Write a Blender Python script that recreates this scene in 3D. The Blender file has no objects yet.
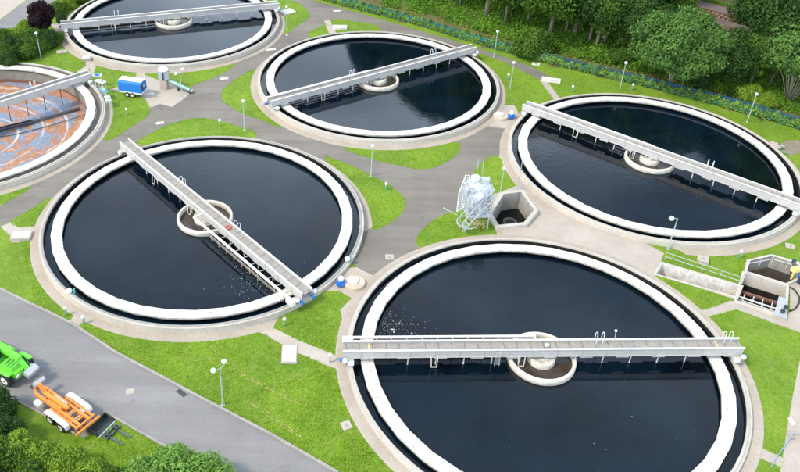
import bpy, bmesh, math, random
import numpy as np
from mathutils import Vector, Matrix
from mathutils.geometry import delaunay_2d_cdt
R = math.radians
S = bpy.context.scene
COL = S.collection
rnd = random.Random(7)

# ------------------------------------------------------------------ camera, light, exposure
F_PX, CX, CY = 815.568588, 331.347762, 183.161414
PITCH, ROLL = 0.589643372, 0.0241647387
RZ = 0.75                                   # height of the tank rims above the ground
CAMZ = 3.12042898 * 16 + RZ
cp, sp = math.cos(PITCH), math.sin(PITCH)
FW = Vector((0, cp, -sp)); UP0 = Vector((0, sp, cp)); RT0 = Vector((1, 0, 0))
cr, sr = math.cos(ROLL), math.sin(ROLL)
RT = cr * RT0 + sr * UP0
UP = -sr * RT0 + cr * UP0
cam_d = bpy.data.cameras.new('camera'); cam = bpy.data.objects.new('camera', cam_d); COL.objects.link(cam)
cam.matrix_world = Matrix(((RT.x, UP.x, -FW.x, 0), (RT.y, UP.y, -FW.y, 0), (RT.z, UP.z, -FW.z, CAMZ), (0, 0, 0, 1)))
cam_d.sensor_width = 36; cam_d.lens = F_PX / 800 * 36
cam_d.shift_x = (400 - CX) / 800; cam_d.shift_y = (CY - 236) / 800
cam_d.clip_start = 0.5; cam_d.clip_end = 4000
S.camera = cam
S.render.resolution_x = 1024; S.render.resolution_y = 604

SUN_EL, SUN_AZ = R(50), R(205)              # azimuth of the direction TO the sun, ccw from +x
world = bpy.data.worlds.new('World'); S.world = world; world.use_nodes = True
wn = world.node_tree.nodes; wl = world.node_tree.links
sky = wn.new('ShaderNodeTexSky'); sky.sky_type = 'NISHITA'; sky.sun_disc = False
sky.sun_elevation = SUN_EL; sky.sun_rotation = math.pi / 2 - SUN_AZ
sky.air_density = 1.0; sky.dust_density = 2.5; sky.ozone_density = 1.0
bg = wn['Background']; bg.inputs['Strength'].default_value = 0.15
# thin broken cloud in the sky dome (seen only as reflection and soft light)
tc = wn.new('ShaderNodeTexCoord'); cn = wn.new('ShaderNodeTexNoise'); cn.inputs['Scale'].default_value = 2.2
cn.inputs['Detail'].default_value = 6; cn.inputs['Roughness'].default_value = .55
mp = wn.new('ShaderNodeMapping'); mp.inputs['Scale'].default_value = (1, 1, 2.5)
crp = wn.new('ShaderNodeValToRGB'); crp.color_ramp.elements[0].position = .36; crp.color_ramp.elements[1].position = .60; crp.color_ramp.elements[0].color = (.12, .12, .12, 1)
mixc = wn.new('ShaderNodeMix'); mixc.data_type = 'RGBA'
sepx = wn.new('ShaderNodeSeparateXYZ'); hz = wn.new('ShaderNodeValToRGB')     # cloud deck: bright low down, greyer blue overhead
hz.color_ramp.elements[0].position = .36; hz.color_ramp.elements[0].color = (17, 19.5, 23, 1)
hz.color_ramp.elements[1].position = .72; hz.color_ramp.elements[1].color = (5.0, 6.4, 8.3, 1)
wl.new(tc.outputs['Generated'], sepx.inputs[0]); wl.new(sepx.outputs['Z'], hz.inputs[0]); wl.new(hz.outputs[0], mixc.inputs[7])
wl.new(tc.outputs['Generated'], mp.inputs[0]); wl.new(mp.outputs[0], cn.inputs['Vector'])
wl.new(cn.outputs['Fac'], crp.inputs[0]); wl.new(crp.outputs[0], mixc.inputs[0])
wl.new(sky.outputs[0], mixc.inputs[6]); wl.new(mixc.outputs[2], bg.inputs[0])
sun_d = bpy.data.lights.new('sun', 'SUN'); sun_d.energy = 2.7; sun_d.angle = R(10); sun_d.color = (1, .90, .74)
sun = bpy.data.objects.new('sun', sun_d); COL.objects.link(sun)
sd = Vector((math.cos(SUN_EL) * math.cos(SUN_AZ), math.cos(SUN_EL) * math.sin(SUN_AZ), math.sin(SUN_EL)))
sun.rotation_euler = sd.to_track_quat('Z', 'Y').to_euler()
S.view_settings.view_transform = 'Standard'; S.view_settings.look = 'None'
S.view_settings.exposure = 0.28; S.view_settings.gamma = 1.0; S.view_settings.use_curve_mapping = False

# ------------------------------------------------------------------ ground height and pixel -> place on the ground
TC = {'A': (18.05, 49.19), 'B': (-12.96, 67.91), 'C': (6.03, 100.43), 'D': (37.28, 81.58), 'E': (-25.13, 119.31), 'F': (-44.74, 86.59)}
def flat(px, py, z=0.0):
    d = (px - CX) * RT - (py - CY) * UP + F_PX * FW
    t = (z - CAMZ) / d.z
    return Vector((d.x * t, d.y * t, z))
FENCE_PX = [(250, -24), (312, -2), (356, 10), (400, 21), (450, 36), (500, 51.5), (550, 65), (600, 77), (655, 90), (700, 102), (750, 116), (800, 131), (850, 147), (920, 172)]
FENCE = [flat(*q) for q in FENCE_PX]
def sm(t): t = max(0., min(1., t)); return t * t * (3 - 2 * t)
def fence_dist(x, y):                        # signed distance beyond the fence
    best = 1e9; sg = -1
    for a, b in zip(FENCE, FENCE[1:]):
        dx, dy = b.x - a.x, b.y - a.y; L2 = dx * dx + dy * dy
        t = max(0, min(1, ((x - a.x) * dx + (y - a.y) * dy) / L2))
        ex, ey = x - a.x - t * dx, y - a.y - t * dy; d = math.hypot(ex, ey)
        if d < best: best = d; sg = 1 if dx * ey - dy * ex > 0 else -1
    return best * sg
def H(x, y):
    r = math.hypot(x - TC['A'][0], y - TC['A'][1])
    h = .35 * (1 - sm((r - 18.4) / 6))
    if y > 60 and x > -35:
        d = fence_dist(x, y)
        if d > 1.5: h += 3.4 * sm((d - 1.5) / 16) * sm((x + 35) / 30)
    return h
def G(px, py, h=0.0):
    z = 0
    for _ in range(6):
        p = flat(px, py, z + h); z = H(p.x, p.y)
    return Vector((p.x, p.y, z + h))

# ------------------------------------------------------------------ materials
MATS = {}
def nodes(name, rough=.8, metal=0.0, spec=.5):
    m = bpy.data.materials.new(name); m.use_nodes = True
    b = m.node_tree.nodes['Principled BSDF']
    b.inputs['Roughness'].default_value = rough; b.inputs['Metallic'].default_value = metal
    b.inputs['Specular IOR Level'].default_value = spec
    MATS[name] = m
    return m, m.node_tree.nodes, m.node_tree.links, b
def noise(n, l, co, scale, detail=4, rough=.55, dist=0.0, sc=None):
    t = n.new('ShaderNodeTexNoise'); t.inputs['Scale'].default_value = scale; t.inputs['Detail'].default_value = detail
    t.inputs['Roughness'].default_value = rough; t.inputs['Distortion'].default_value = dist
    if sc:
        mpp = n.new('ShaderNodeMapping'); mpp.inputs['Scale'].default_value = sc
        l.new(co, mpp.inputs[0]); l.new(mpp.outputs[0], t.inputs['Vector'])
    else: l.new(co, t.inputs['Vector'])
    return t.outputs['Fac']
def ramp(n, l, fac, stops):
    r = n.new('ShaderNodeValToRGB'); e = r.color_ramp.elements
    while len(e) < len(stops): e.new(.5)
    for i, (p, c) in enumerate(stops):
        e[i].position = p; e[i].color = (c[0], c[1], c[2], 1) if not isinstance(c, (int, float)) else (c, c, c, 1)
    l.new(fac, r.inputs[0]); return r.outputs[0]
def mix(n, l, fac, a, b, mode='MIX'):
    m = n.new('ShaderNodeMix'); m.data_type = 'RGBA'; m.blend_type = mode
    for s, v in ((0, fac), (6, a), (7, b)):
        if isinstance(v, (int, float)): m.inputs[s].default_value = v
        elif isinstance(v, tuple): m.inputs[s].default_value = (v[0], v[1], v[2], 1)
        else: l.new(v, m.inputs[s])
    return m.outputs[2]
def objco(n):
    return n.new('ShaderNodeTexCoord').outputs['Object']
def bump(n, l, b, h, strength, dist=.02):
    u = n.new('ShaderNodeBump'); u.inputs['Strength'].default_value = strength; u.inputs['Distance'].default_value = dist
    l.new(h, u.inputs['Height']); l.new(u.outputs[0], b.inputs['Normal'])
def paint(name, c, rough=.5, var=.12, scale=3.0, metal=0.0, dirt=.25, dirtc=(.16, .13, .1), streak=None):
    m, n, l, b = nodes(name, rough, metal)
    co = objco(n)
    f1 = noise(n, l, co, scale, 5)
    lo = tuple(x * (1 - var) for x in c); hi = tuple(min(1, x * (1 + var)) for x in c)
    col = ramp(n, l, f1, [(.3, lo), (.7, hi)])
    f2 = noise(n, l, co, scale * 2.7, 8, .7, 0, streak)
    col = mix(n, l, ramp(n, l, f2, [(.52, 0.0), (.78, dirt)]), col, dirtc)
    l.new(col, b.inputs['Base Color']); bump(n, l, b, f2, .15)
    return m
def concrete(name, c, dark, speck=.35, big=.35, fine=14.0, rough=.9, bl=.25):
    m, n, l, b = nodes(name, rough, 0, .3)
    co = objco(n)
    a = noise(n, l, co, big, 5, .6); f = noise(n, l, co, fine, 6, .75); md = noise(n, l, co, 1.9, 6, .65)
    col = mix(n, l, ramp(n, l, a, [(.35, 0.0), (.7, .6)]), c, dark)
    col = mix(n, l, ramp(n, l, md, [(.5, 0.0), (.72, .5)]), col, dark)
    col = mix(n, l, ramp(n, l, f, [(.45, 0.0), (.75, speck)]), col, tuple(x * .45 for x in dark))
    col = mix(n, l, ramp(n, l, f, [(.25, speck * .6), (.45, 0.0)]), col, tuple(min(1, x * 1.35) for x in c))
    l.new(col, b.inputs['Base Color']); bump(n, l, b, f, bl, .03)
    return m
concrete('rim_concrete', (.55, .51, .45), (.33, .30, .25), .5, .5)
concrete('rim_grey', (.36, .36, .34), (.19, .19, .18), .6, .5)
concrete('wall_concrete', (.58, .53, .46), (.42, .37, .31), .5, .4, 9)
concrete('apron_concrete', (.47, .405, .33), (.32, .27, .215), .5, .3)
concrete('path_concrete', (.49, .43, .36), (.37, .31, .255), .4, .4)
concrete('launder_white', (.76, .725, .66), (.50, .46, .39), .7, .9, 3.2, .6)
def asphalt(name, c, dark, ang, crack=.0):
    m, n, l, b = nodes(name, .9, 0, .3)
    co = objco(n)
    rot = n.new('ShaderNodeMapping'); rot.inputs['Rotation'].default_value = (0, 0, -ang); rot.inputs['Scale'].default_value = (.05, .55, 1); l.new(co, rot.inputs[0])
    st = noise(n, l, rot.outputs[0], 1.0, 5, .6); a = noise(n, l, co, .12, 5, .6); f = noise(n, l, co, 9, 7, .8); md = noise(n, l, co, .7, 7, .7)
    col = mix(n, l, ramp(n, l, a, [(.35, 0.0), (.65, .8)]), c, dark)
    col = mix(n, l, ramp(n, l, st, [(.45, 0.0), (.62, .35)]), col, tuple(x * .72 for x in dark))
    col = mix(n, l, ramp(n, l, st, [(.30, .30), (.42, 0.0)]), col, tuple(x * 1.3 for x in c))
    col = mix(n, l, ramp(n, l, md, [(.58, 0.0), (.72, .45)]), col, tuple(x * .6 for x in dark))
    col = mix(n, l, ramp(n, l, f, [(.48, 0.0), (.75, .55)]), col, tuple(x * .4 for x in dark))
    col = mix(n, l, ramp(n, l, f, [(.28, .4), (.46, 0.0)]), col, tuple(min(1, x * 1.5) for x in c))
    v = n.new('ShaderNodeTexVoronoi'); v.feature = 'DISTANCE_TO_EDGE'; v.inputs['Scale'].default_value = .11
    wv = n.new('ShaderNodeVectorMath'); wv.operation = 'ADD'; nn = n.new('ShaderNodeTexNoise'); nn.inputs['Scale'].default_value = .5; nn.inputs['Detail'].default_value = 6
    l.new(co, nn.inputs['Vector']); sc_ = n.new('ShaderNodeVectorMath'); sc_.operation = 'SCALE'; sc_.inputs['Scale'].default_value = 4.0; l.new(nn.outputs['Color'], sc_.inputs[0])
    l.new(co, wv.inputs[0]); l.new(sc_.outputs[0], wv.inputs[1]); l.new(wv.outputs[0], v.inputs['Vector'])
    col = mix(n, l, ramp(n, l, v.outputs['Distance'], [(.003, crack), (.008, 0.0)]), col, tuple(x * .45 for x in dark))
    l.new(col, b.inputs['Base Color']); bump(n, l, b, f, .3, .02)
asphalt('asphalt_plant', (.245, .220, .186), (.175, .156, .130), .4, .22)
asphalt('asphalt_road', (.270, .258, .252), (.215, .205, .200), R(-38))
concrete('kerb_concrete', (.40, .37, .33), (.24, .22, .19), .5, .6)
concrete('shaft_concrete', (.60, .50, .38), (.45, .36, .27), .4, .6)
concrete('dirt', (.30, .25, .19), (.17, .15, .10), .6, .25, 6)
concrete('ballast', (.22, .18, .16), (.12, .09, .08), .8, .3, 7)
concrete('pit_concrete', (.42, .40, .36), (.22, .20, .16), .6, .6)
concrete('tank_inner', (.30, .27, .23), (.14, .12, .09), .7, .5)
paint('algae_and_shade', (.018, .018, .015), .55, .3)
paint('steel_light', (.46, .445, .42), .45, .08, 2.2, 0, .35, (.30, .29, .29), (1, 1, .25))
paint('steel_top', (.72, .70, .66), .5, .06, 2, 0, .3)
def make_grating():
    m, n, l, b = nodes('grating', .7)
    co = objco(n); sx = n.new('ShaderNodeSeparateXYZ'); l.new(co, sx.inputs[0])
    pp = n.new('ShaderNodeMath'); pp.operation = 'PINGPONG'; pp.inputs[1].default_value = .55; l.new(sx.outputs['X'], pp.inputs[0])
    f = noise(n, l, co, 2.5, 6, .7)
    col = ramp(n, l, f, [(.35, (.27, .25, .22)), (.7, (.40, .37, .33))])
    col = mix(n, l, ramp(n, l, pp.outputs[0], [(.02, .8), (.04, 0.0)]), col, (.08, .08, .08))
    l.new(col, b.inputs['Base Color'])
make_grating()
paint('galv', (.50, .52, .53), .4, .1, 4, .3, .2)
paint('white_paint', (.80, .80, .79), .4, .05)
paint('post_paint', (.38, .47, .46), .5, .1)
paint('cream', (.66, .61, .50), .7, .12, 3, 0, .6, (.32, .27, .18))
paint('cream_scum', (.60, .56, .47), .8, .25, 2.5, 0, .9, (.25, .20, .12))
paint('black_rubber', (.02, .02, .02), .8)
paint('dark_steel', (.045, .05, .055), .5, .2)
paint('dark_green_steel', (.09, .13, .12), .5, .2)
paint('rust', (.20, .085, .055), .8, .2, 4, 0, .5)
paint('orange_paint', (.86, .28, .045), .4, .08, 3, 0, .35, (.25, .10, .04))
paint('lime_paint', (.16, .66, .05), .35, .06, 3, 0, .2, (.07, .25, .03))
paint('blue_tarp', (.015, .17, .52), .5, .15)
paint('blue_dark', (.015, .03, .09), .5, .2)
paint('blue_motor', (.02, .17, .55), .4, .1)
paint('red_paint', (.55, .06, .03), .5, .1)
paint('yellow_paint', (.80, .62, .22), .5, .1)
paint('teal_paint', (.10, .34, .32), .5, .2)
paint('green_conveyor', (.48, .56, .46), .6, .2)
paint('foil', (.74, .77, .80), .45, .08, 6, 0, .3, (.45, .48, .5))
paint('bark', (.20, .165, .12), .9, .3, 6)
paint('bark_pale', (.38, .34, .24), .9, .2, 6)
paint('wood_timber', (.33, .22, .13), .8, .25, 5)
paint('blue_hose', (.22, .34, .44), .5)
paint('glass_dark', (.02, .03, .035), .08, .1)

def make_grass(name, c1, c2, c3, dead=.5, flowers=True):
    m, n, l, b = nodes(name, .85, 0, .2)
    co = objco(n)
    a = noise(n, l, co, .16, 4, .6, .4); md = noise(n, l, co, 1.1, 6, .7, .3); f = noise(n, l, co, 9, 8, .8)
    f3 = noise(n, l, co, 3.2, 5, .7)
    col = mix(n, l, ramp(n, l, a, [(.35, 0.0), (.65, 1.0)]), c1, c2)
    col = mix(n, l, ramp(n, l, md, [(.48, 0.0), (.74, dead)]), col, c3)
    col = mix(n, l, ramp(n, l, f3, [(.3, .55), (.52, 0.0)]), col, tuple(x * .5 for x in c1))
    col = mix(n, l, ramp(n, l, f, [(.32, .75), (.55, 0.0)]), col, tuple(x * .38 for x in c1))
    col = mix(n, l, ramp(n, l, f, [(.56, 0.0), (.8, .8)]), col, tuple(min(1, x * 1.7) for x in c2))
    if flowers:
        v = n.new('ShaderNodeTexVoronoi'); v.inputs['Scale'].default_value = 1.5; l.new(co, v.inputs['Vector'])
        col = mix(n, l, ramp(n, l, v.outputs['Distance'], [(.03, .35), (.06, 0.0)]), col, (.6, .6, .4))
    l.new(col, b.inputs['Base Color']); bump(n, l, b, f, .9, .12)
    return m
make_grass('grass', (.150, .275, .020), (.245, .390, .028), (.39, .40, .11), .6)
make_grass('rough_grass', (.11, .13, .03), (.20, .17, .07), (.30, .24, .13), .9, False)

def make_water(name, c, rough=.04, b1=.25, scum=False, spec=.5):
    m, n, l, b = nodes(name, rough, 0, spec)
    b.inputs['IOR'].default_value = 1.40
    co = objco(n)
    w1 = noise(n, l, co, 1.6, 3, .5, .6); w2 = noise(n, l, co, 5.5, 3, .6); w3 = noise(n, l, co, .13, 4, .55, .8)
    add = n.new('ShaderNodeMath'); add.operation = 'MULTIPLY_ADD'; add.inputs[1].default_value = .35
    l.new(w2, add.inputs[0]); l.new(w1, add.inputs[2])
    mul = n.new('ShaderNodeMath'); mul.operation = 'MULTIPLY'
    l.new(add.outputs[0], mul.inputs[0]); l.new(ramp(n, l, w3, [(.3, .35), (.7, 1.0)]), mul.inputs[1])
    bump(n, l, b, mul.outputs[0], b1, .05)
    col = mix(n, l, ramp(n, l, w3, [(.38, 0.0), (.62, 1.0)]), c, tuple(x * .4 for x in c))
    l.new(col, b.inputs['Base Color'])
    return m
make_water('tank_water', (.0028, .0088, .0165), .04, .15)
def make_launder():
    m, n, l, b = nodes('launder_ring', .85, 0, .3)
    co = objco(n); sx = n.new('ShaderNodeSeparateXYZ'); l.new(co, sx.inputs[0])
    def M(op, a, b2=None):
        q = n.new('ShaderNodeMath'); q.operation = op
        for i, v in enumerate((a, b2)):
            if v is None: continue
            if isinstance(v, (int, float)): q.inputs[i].default_value = v
            else: l.new(v, q.inputs[i])
        return q.outputs[0]
    an = M('ARCTAN2', sx.outputs['Y'], sx.outputs['X']); seg = M('SUBTRACT', an, R(4.7))
    jt = M('PINGPONG', seg, R(5)); 
    ln = n.new('ShaderNodeVectorMath'); ln.operation = 'LENGTH'; l.new(co, ln.inputs[0])
    f = noise(n, l, co, 2.6, 8, .75); g2 = noise(n, l, co, .5, 5, .6); f9 = noise(n, l, co, 11, 5, .7)
    col = mix(n, l, ramp(n, l, g2, [(.35, 0.0), (.7, .7)]), (.80, .765, .705), (.66, .625, .56))
    col = mix(n, l, ramp(n, l, f, [(.50, 0.0), (.72, .75)]), col, (.34, .31, .26))
    col = mix(n, l, ramp(n, l, f9, [(.56, 0.0), (.72, .6)]), col, (.30, .28, .24))
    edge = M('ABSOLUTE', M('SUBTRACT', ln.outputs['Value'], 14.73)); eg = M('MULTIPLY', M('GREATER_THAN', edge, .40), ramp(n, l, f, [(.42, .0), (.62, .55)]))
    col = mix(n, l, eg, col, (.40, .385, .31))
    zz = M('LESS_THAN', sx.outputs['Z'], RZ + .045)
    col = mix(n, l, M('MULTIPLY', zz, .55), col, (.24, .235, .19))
    col = mix(n, l, ramp(n, l, jt, [(.0, .75), (.0022, .75), (.0032, 0.0)]), col, (.20, .19, .16))
    l.new(col, b.inputs['Base Color']); bump(n, l, b, f, .3, .02)
make_launder()
make_water('brown_water', (.075, .058, .048), .08, .1)
make_water('black_water', (.006, .008, .008), .05, .1)

def make_floor():
    m, n, l, b = nodes('sludge_floor', .45)
    co = objco(n)
    # polar coordinates: rust stains and painted blue sky reflections follow the sweep of the scraper
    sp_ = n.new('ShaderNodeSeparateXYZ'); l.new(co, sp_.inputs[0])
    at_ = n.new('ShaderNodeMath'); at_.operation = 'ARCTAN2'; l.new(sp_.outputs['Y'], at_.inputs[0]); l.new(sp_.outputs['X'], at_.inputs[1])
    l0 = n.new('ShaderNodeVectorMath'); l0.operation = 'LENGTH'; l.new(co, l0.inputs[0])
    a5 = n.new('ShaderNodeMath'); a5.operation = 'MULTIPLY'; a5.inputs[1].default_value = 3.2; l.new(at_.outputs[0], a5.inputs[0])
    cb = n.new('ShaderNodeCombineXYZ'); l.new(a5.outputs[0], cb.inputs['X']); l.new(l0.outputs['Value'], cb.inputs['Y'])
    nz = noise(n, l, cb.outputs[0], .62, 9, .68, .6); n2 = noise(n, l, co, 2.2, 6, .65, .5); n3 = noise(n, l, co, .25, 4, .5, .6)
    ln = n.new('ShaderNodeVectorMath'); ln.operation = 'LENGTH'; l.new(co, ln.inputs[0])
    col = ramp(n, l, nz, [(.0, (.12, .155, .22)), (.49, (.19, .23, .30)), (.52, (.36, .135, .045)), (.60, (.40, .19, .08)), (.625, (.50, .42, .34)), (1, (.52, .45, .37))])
    col = mix(n, l, ramp(n, l, n2, [(.5, 0.0), (.75, .6)]), col, (.60, .55, .50))
    md = n.new('ShaderNodeMath'); md.operation = 'PINGPONG'; md.inputs[1].default_value = 1.45
    l.new(ln.outputs['Value'], md.inputs[0])
    ring = ramp(n, l, md.outputs[0], [(.0, .9), (.12, .6), (.18, 0.0)])
    mu = n.new('ShaderNodeMath'); mu.operation = 'MULTIPLY'; l.new(ring, mu.inputs[0]); l.new(ramp(n, l, n3, [(.42, .15), (.6, 1.0)]), mu.inputs[1])
    col = mix(n, l, mu.outputs[0], col, (.64, .62, .62))
    l.new(col, b.inputs['Base Color'])
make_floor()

def make_leaf(name, c, var=.55, trans=.35):
    m, n, l, b = nodes(name, .65, 0, .15)
    gi = n.new('ShaderNodeNewGeometry')
    lo = tuple(x * (1 - var) for x in c); hi = (min(1, c[0] * (1 + var * 1.5)), min(1, c[1] * (1 + var)), c[2] * (1 + var * .6))
    col = ramp(n, l, gi.outputs['Random Per Island'], [(0, lo), (.55, c), (1, hi)])
    f = noise(n, l, objco(n), .55, 3)
    col = mix(n, l, ramp(n, l, f, [(.35, 0.0), (.68, .7)]), col, hi)
    l.new(col, b.inputs['Base Color'])
    t = n.new('ShaderNodeBsdfTranslucent'); l.new(col, t.inputs[0])
    ms = n.new('ShaderNodeMixShader'); ms.inputs[0].default_value = trans
    o = n['Material Output']; l.new(b.outputs[0], ms.inputs[1]); l.new(t.outputs[0], ms.inputs[2]); l.new(ms.outputs[0], o.inputs['Surface'])
make_leaf('leaf_mid', (.075, .160, .024))
make_leaf('leaf_dark', (.042, .100, .024))
make_leaf('leaf_blue', (0.091, 0.201, 0.049))
make_leaf('leaf_light', (.20, .33, .040))
make_leaf('leaf_purple', (.022, .011, .015), .5, .15)
make_leaf('leaf_teal', (.060, .20, .115))
make_leaf('leaf_ash', (.17, .34, .075))
make_leaf('leaf_ivy', (0.104, 0.244, 0.027), .5)
make_leaf('leaf_grass', (.21, .37, .030), .4)
make_leaf('leaf_straw', (.50, .46, .17), .2)
make_leaf('leaf_dry', (.26, .20, .11), .4)
m_, n_, l_, b_ = nodes('mesh_net', .7)                 # blue netting, really perforated
b_.inputs['Base Color'].default_value = (.012, .15, .17, 1)
vn = n_.new('ShaderNodeTexChecker'); vn.inputs['Scale'].default_value = 14; l_.new(objco(n_), vn.inputs['Vector'])
mth = n_.new('ShaderNodeMath'); mth.operation = 'MULTIPLY_ADD'; mth.inputs[1].default_value = .55; mth.inputs[2].default_value = .45
l_.new(vn.outputs['Fac'], mth.inputs[0]); l_.new(mth.outputs[0], b_.inputs['Alpha'])

m2_ = m_.copy(); m2_.name = 'mesh_net_navy'; MATS['mesh_net_navy'] = m2_
m2_.node_tree.nodes['Principled BSDF'].inputs['Base Color'].default_value = (.008, .075, .15, 1)
m_, n_, l_, b_ = nodes('sheeting', .35)                # torn translucent sheeting
b_.inputs['Base Color'].default_value = (.62, .66, .70, 1)
l_.new(ramp(n_, l_, noise(n_, l_, objco(n_), 1.6, 6, .7), [(.40, .25), (.55, .95)]), b_.inputs['Alpha'])
bump(n_, l_, b_, noise(n_, l_, objco(n_), 3.0, 5, .7), .8, .15)

# ------------------------------------------------------------------ mesh helpers
class MB:
    def __init__(s): s.v = []; s.f = []
    def add(s, vs, fs):
        o = len(s.v); s.v += [tuple(v) for v in vs]; s.f += [tuple(i + o for i in f) for f in fs]; return s
    def box(s, c, d, rz=0, rx=0, ry=0):
        M = Matrix.Rotation(rz, 3, 'Z') @ Matrix.Rotation(ry, 3, 'Y') @ Matrix.Rotation(rx, 3, 'X')
        vs = [Vector(c) + M @ Vector((x * d[0] / 2, y * d[1] / 2, z * d[2] / 2)) for z in (-1, 1) for y in (-1, 1) for x in (-1, 1)]
        return s.add(vs, [(0, 2, 3, 1), (4, 5, 7, 6), (0, 1, 5, 4), (2, 6, 7, 3), (0, 4, 6, 2), (1, 3, 7, 5)])
    def beam(s, a, b, w, h):
        a = Vector(a); b = Vector(b); d = (b - a)
        u = d.normalized(); side = u.cross(Vector((0, 0, 1)))
        if side.length < 1e-3: side = Vector((1, 0, 0))
        side.normalize(); up = side.cross(u)
        vs = [p + side * x * w / 2 + up * y * h / 2 for p in (a, b) for x, y in ((-1, -1), (1, -1), (1, 1), (-1, 1))]
        return s.add(vs, [(0, 1, 2, 3), (7, 6, 5, 4), (0, 4, 5, 1), (1, 5, 6, 2), (2, 6, 7, 3), (3, 7, 4, 0)])
    def tube(s, pts, r, n=8):
        pts = [Vector(p) for p in pts]; rs = r if isinstance(r, (list, tuple)) else [r] * len(pts)
        rings = []
        for i, p in enumerate(pts):
            d = (pts[min(i + 1, len(pts) - 1)] - pts[max(i - 1, 0)]).normalized()
            x = d.cross(Vector((0, 0, 1)))
            if x.length < 1e-2: x = d.cross(Vector((0, 1, 0)))
            x.normalize(); y = d.cross(x)
            rings.append([p + (x * math.cos(k * 2 * math.pi / n) + y * math.sin(k * 2 * math.pi / n)) * rs[i] for k in range(n)])
        vs = [v for rg in rings for v in rg]; fs = []
        for i in range(len(pts) - 1):
            for k in range(n): fs.append((i * n + k, i * n + (k + 1) % n, (i + 1) * n + (k + 1) % n, (i + 1) * n + k))
        fs.append(tuple(range(n - 1, -1, -1))); fs.append(tuple((len(pts) - 1) * n + k for k in range(n)))
        return s.add(vs, fs)
    def lathe(s, prof, c=(0, 0, 0), n=24, close=False):
        vs = [(c[0] + r * math.cos(k * 2 * math.pi / n), c[1] + r * math.sin(k * 2 * math.pi / n), c[2] + z) for r, z in prof for k in range(n)]
        fs = []; m = len(prof)
        for i in range(m if close else m - 1):
            j = (i + 1) % m
            for k in range(n): fs.append((i * n + k, i * n + (k + 1) % n, j * n + (k + 1) % n, j * n + k))
        return s.add(vs, fs)
    def ring(s, r0, r1, z0, z1, n=120, off=0.0):
        prof = [(r0, z0), (r1, z0), (r1, z1), (r0, z1)]
        vs = [(r * math.cos(off + k * 2 * math.pi / n), r * math.sin(off + k * 2 * math.pi / n), z) for r, z in prof for k in range(n)]
        fs = []
        for i in range(4):
            j = (i + 1) % 4
            for k in range(n): fs.append((i * n + k, i * n + (k + 1) % n, j * n + (k + 1) % n, j * n + k))
        return s.add(vs, fs)
    def disc(s, r, z, n=64, c=(0, 0)):
        return s.add([(c[0] + r * math.cos(k * 2 * math.pi / n), c[1] + r * math.sin(k * 2 * math.pi / n), z) for k in range(n)], [tuple(range(n))])
    def sphere(s, c, r, n=14, m=8, sc=(1, 1, 1)):
        vs = [(c[0], c[1], c[2] + r * sc[2])]; fs = []
        for i in range(1, m):
            a = math.pi * i / m
            for k in range(n):
                b = 2 * math.pi * k / n
                vs.append((c[0] + r * sc[0] * math.sin(a) * math.cos(b), c[1] + r * sc[1] * math.sin(a) * math.sin(b), c[2] + r * sc[2] * math.cos(a)))
        vs.append((c[0], c[1], c[2] - r * sc[2]))
        for k in range(n):
            fs.append((0, 1 + k, 1 + (k + 1) % n))
            for i in range(m - 2): fs.append((1 + i * n + k, 1 + (i + 1) * n + k, 1 + (i + 1) * n + (k + 1) % n, 1 + i * n + (k + 1) % n))
            fs.append((1 + (m - 2) * n + k, len(vs) - 1, 1 + (m - 2) * n + (k + 1) % n))
        return s.add(vs, fs)
    def prism(s, poly, z0, z1):
        n = len(poly); vs = [(p[0], p[1], z0) for p in poly] + [(p[0], p[1], z1) for p in poly]
        fs = [tuple(range(n - 1, -1, -1)), tuple(range(n, 2 * n))] + [(i, (i + 1) % n, n + (i + 1) % n, n + i) for i in range(n)]
        return s.add(vs, fs)
    def build(s, name, mat, parent=None, smooth=False, bevel=0, loc=None):
        me = bpy.data.meshes.new(name); me.from_pydata(s.v, [], s.f); me.update()
        bm = bmesh.new(); bm.from_mesh(me); bmesh.ops.recalc_face_normals(bm, faces=bm.faces)
        if bevel:
            es = [e for e in bm.edges if len(e.link_faces) == 2 and e.calc_face_angle(0) > .6]
            bmesh.ops.bevel(bm, geom=es, offset=bevel, segments=2, affect='EDGES', clamp_overlap=True)
        bm.to_mesh(me); bm.free()
        me.materials.append(MATS[mat])
        if smooth: me.shade_smooth()
        o = bpy.data.objects.new(name, me); COL.objects.link(o)
        if parent: o.parent = parent
        if loc: o.location = loc
        return o
def tag(o, label, cat, group=None, kind=None):
    o['label'] = label; o['category'] = cat
    if group: o['group'] = group
    if kind: o['kind'] = kind
    return o
def thing(name, loc, rz=0, label='', cat='', group=None):
    o = bpy.data.objects.new(name, None); COL.objects.link(o)
    o.location = loc; o.rotation_euler = (0, 0, rz); o.empty_display_size = .3
    return tag(o, label, cat, group)
def copy_tree(o, parent=None):
    c = o.copy(); COL.objects.link(c); c.parent = parent
    for ch in list(o.children): copy_tree(ch, c)
    return c
def place(proto, used, loc, rz, label, group=None, sc=None):
    o = copy_tree(proto) if used else proto
    o.location = loc; o.rotation_euler = (0, 0, rz); o['label'] = label
    if group: o['group'] = group
    if sc: o.scale = sc
    return o

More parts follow.
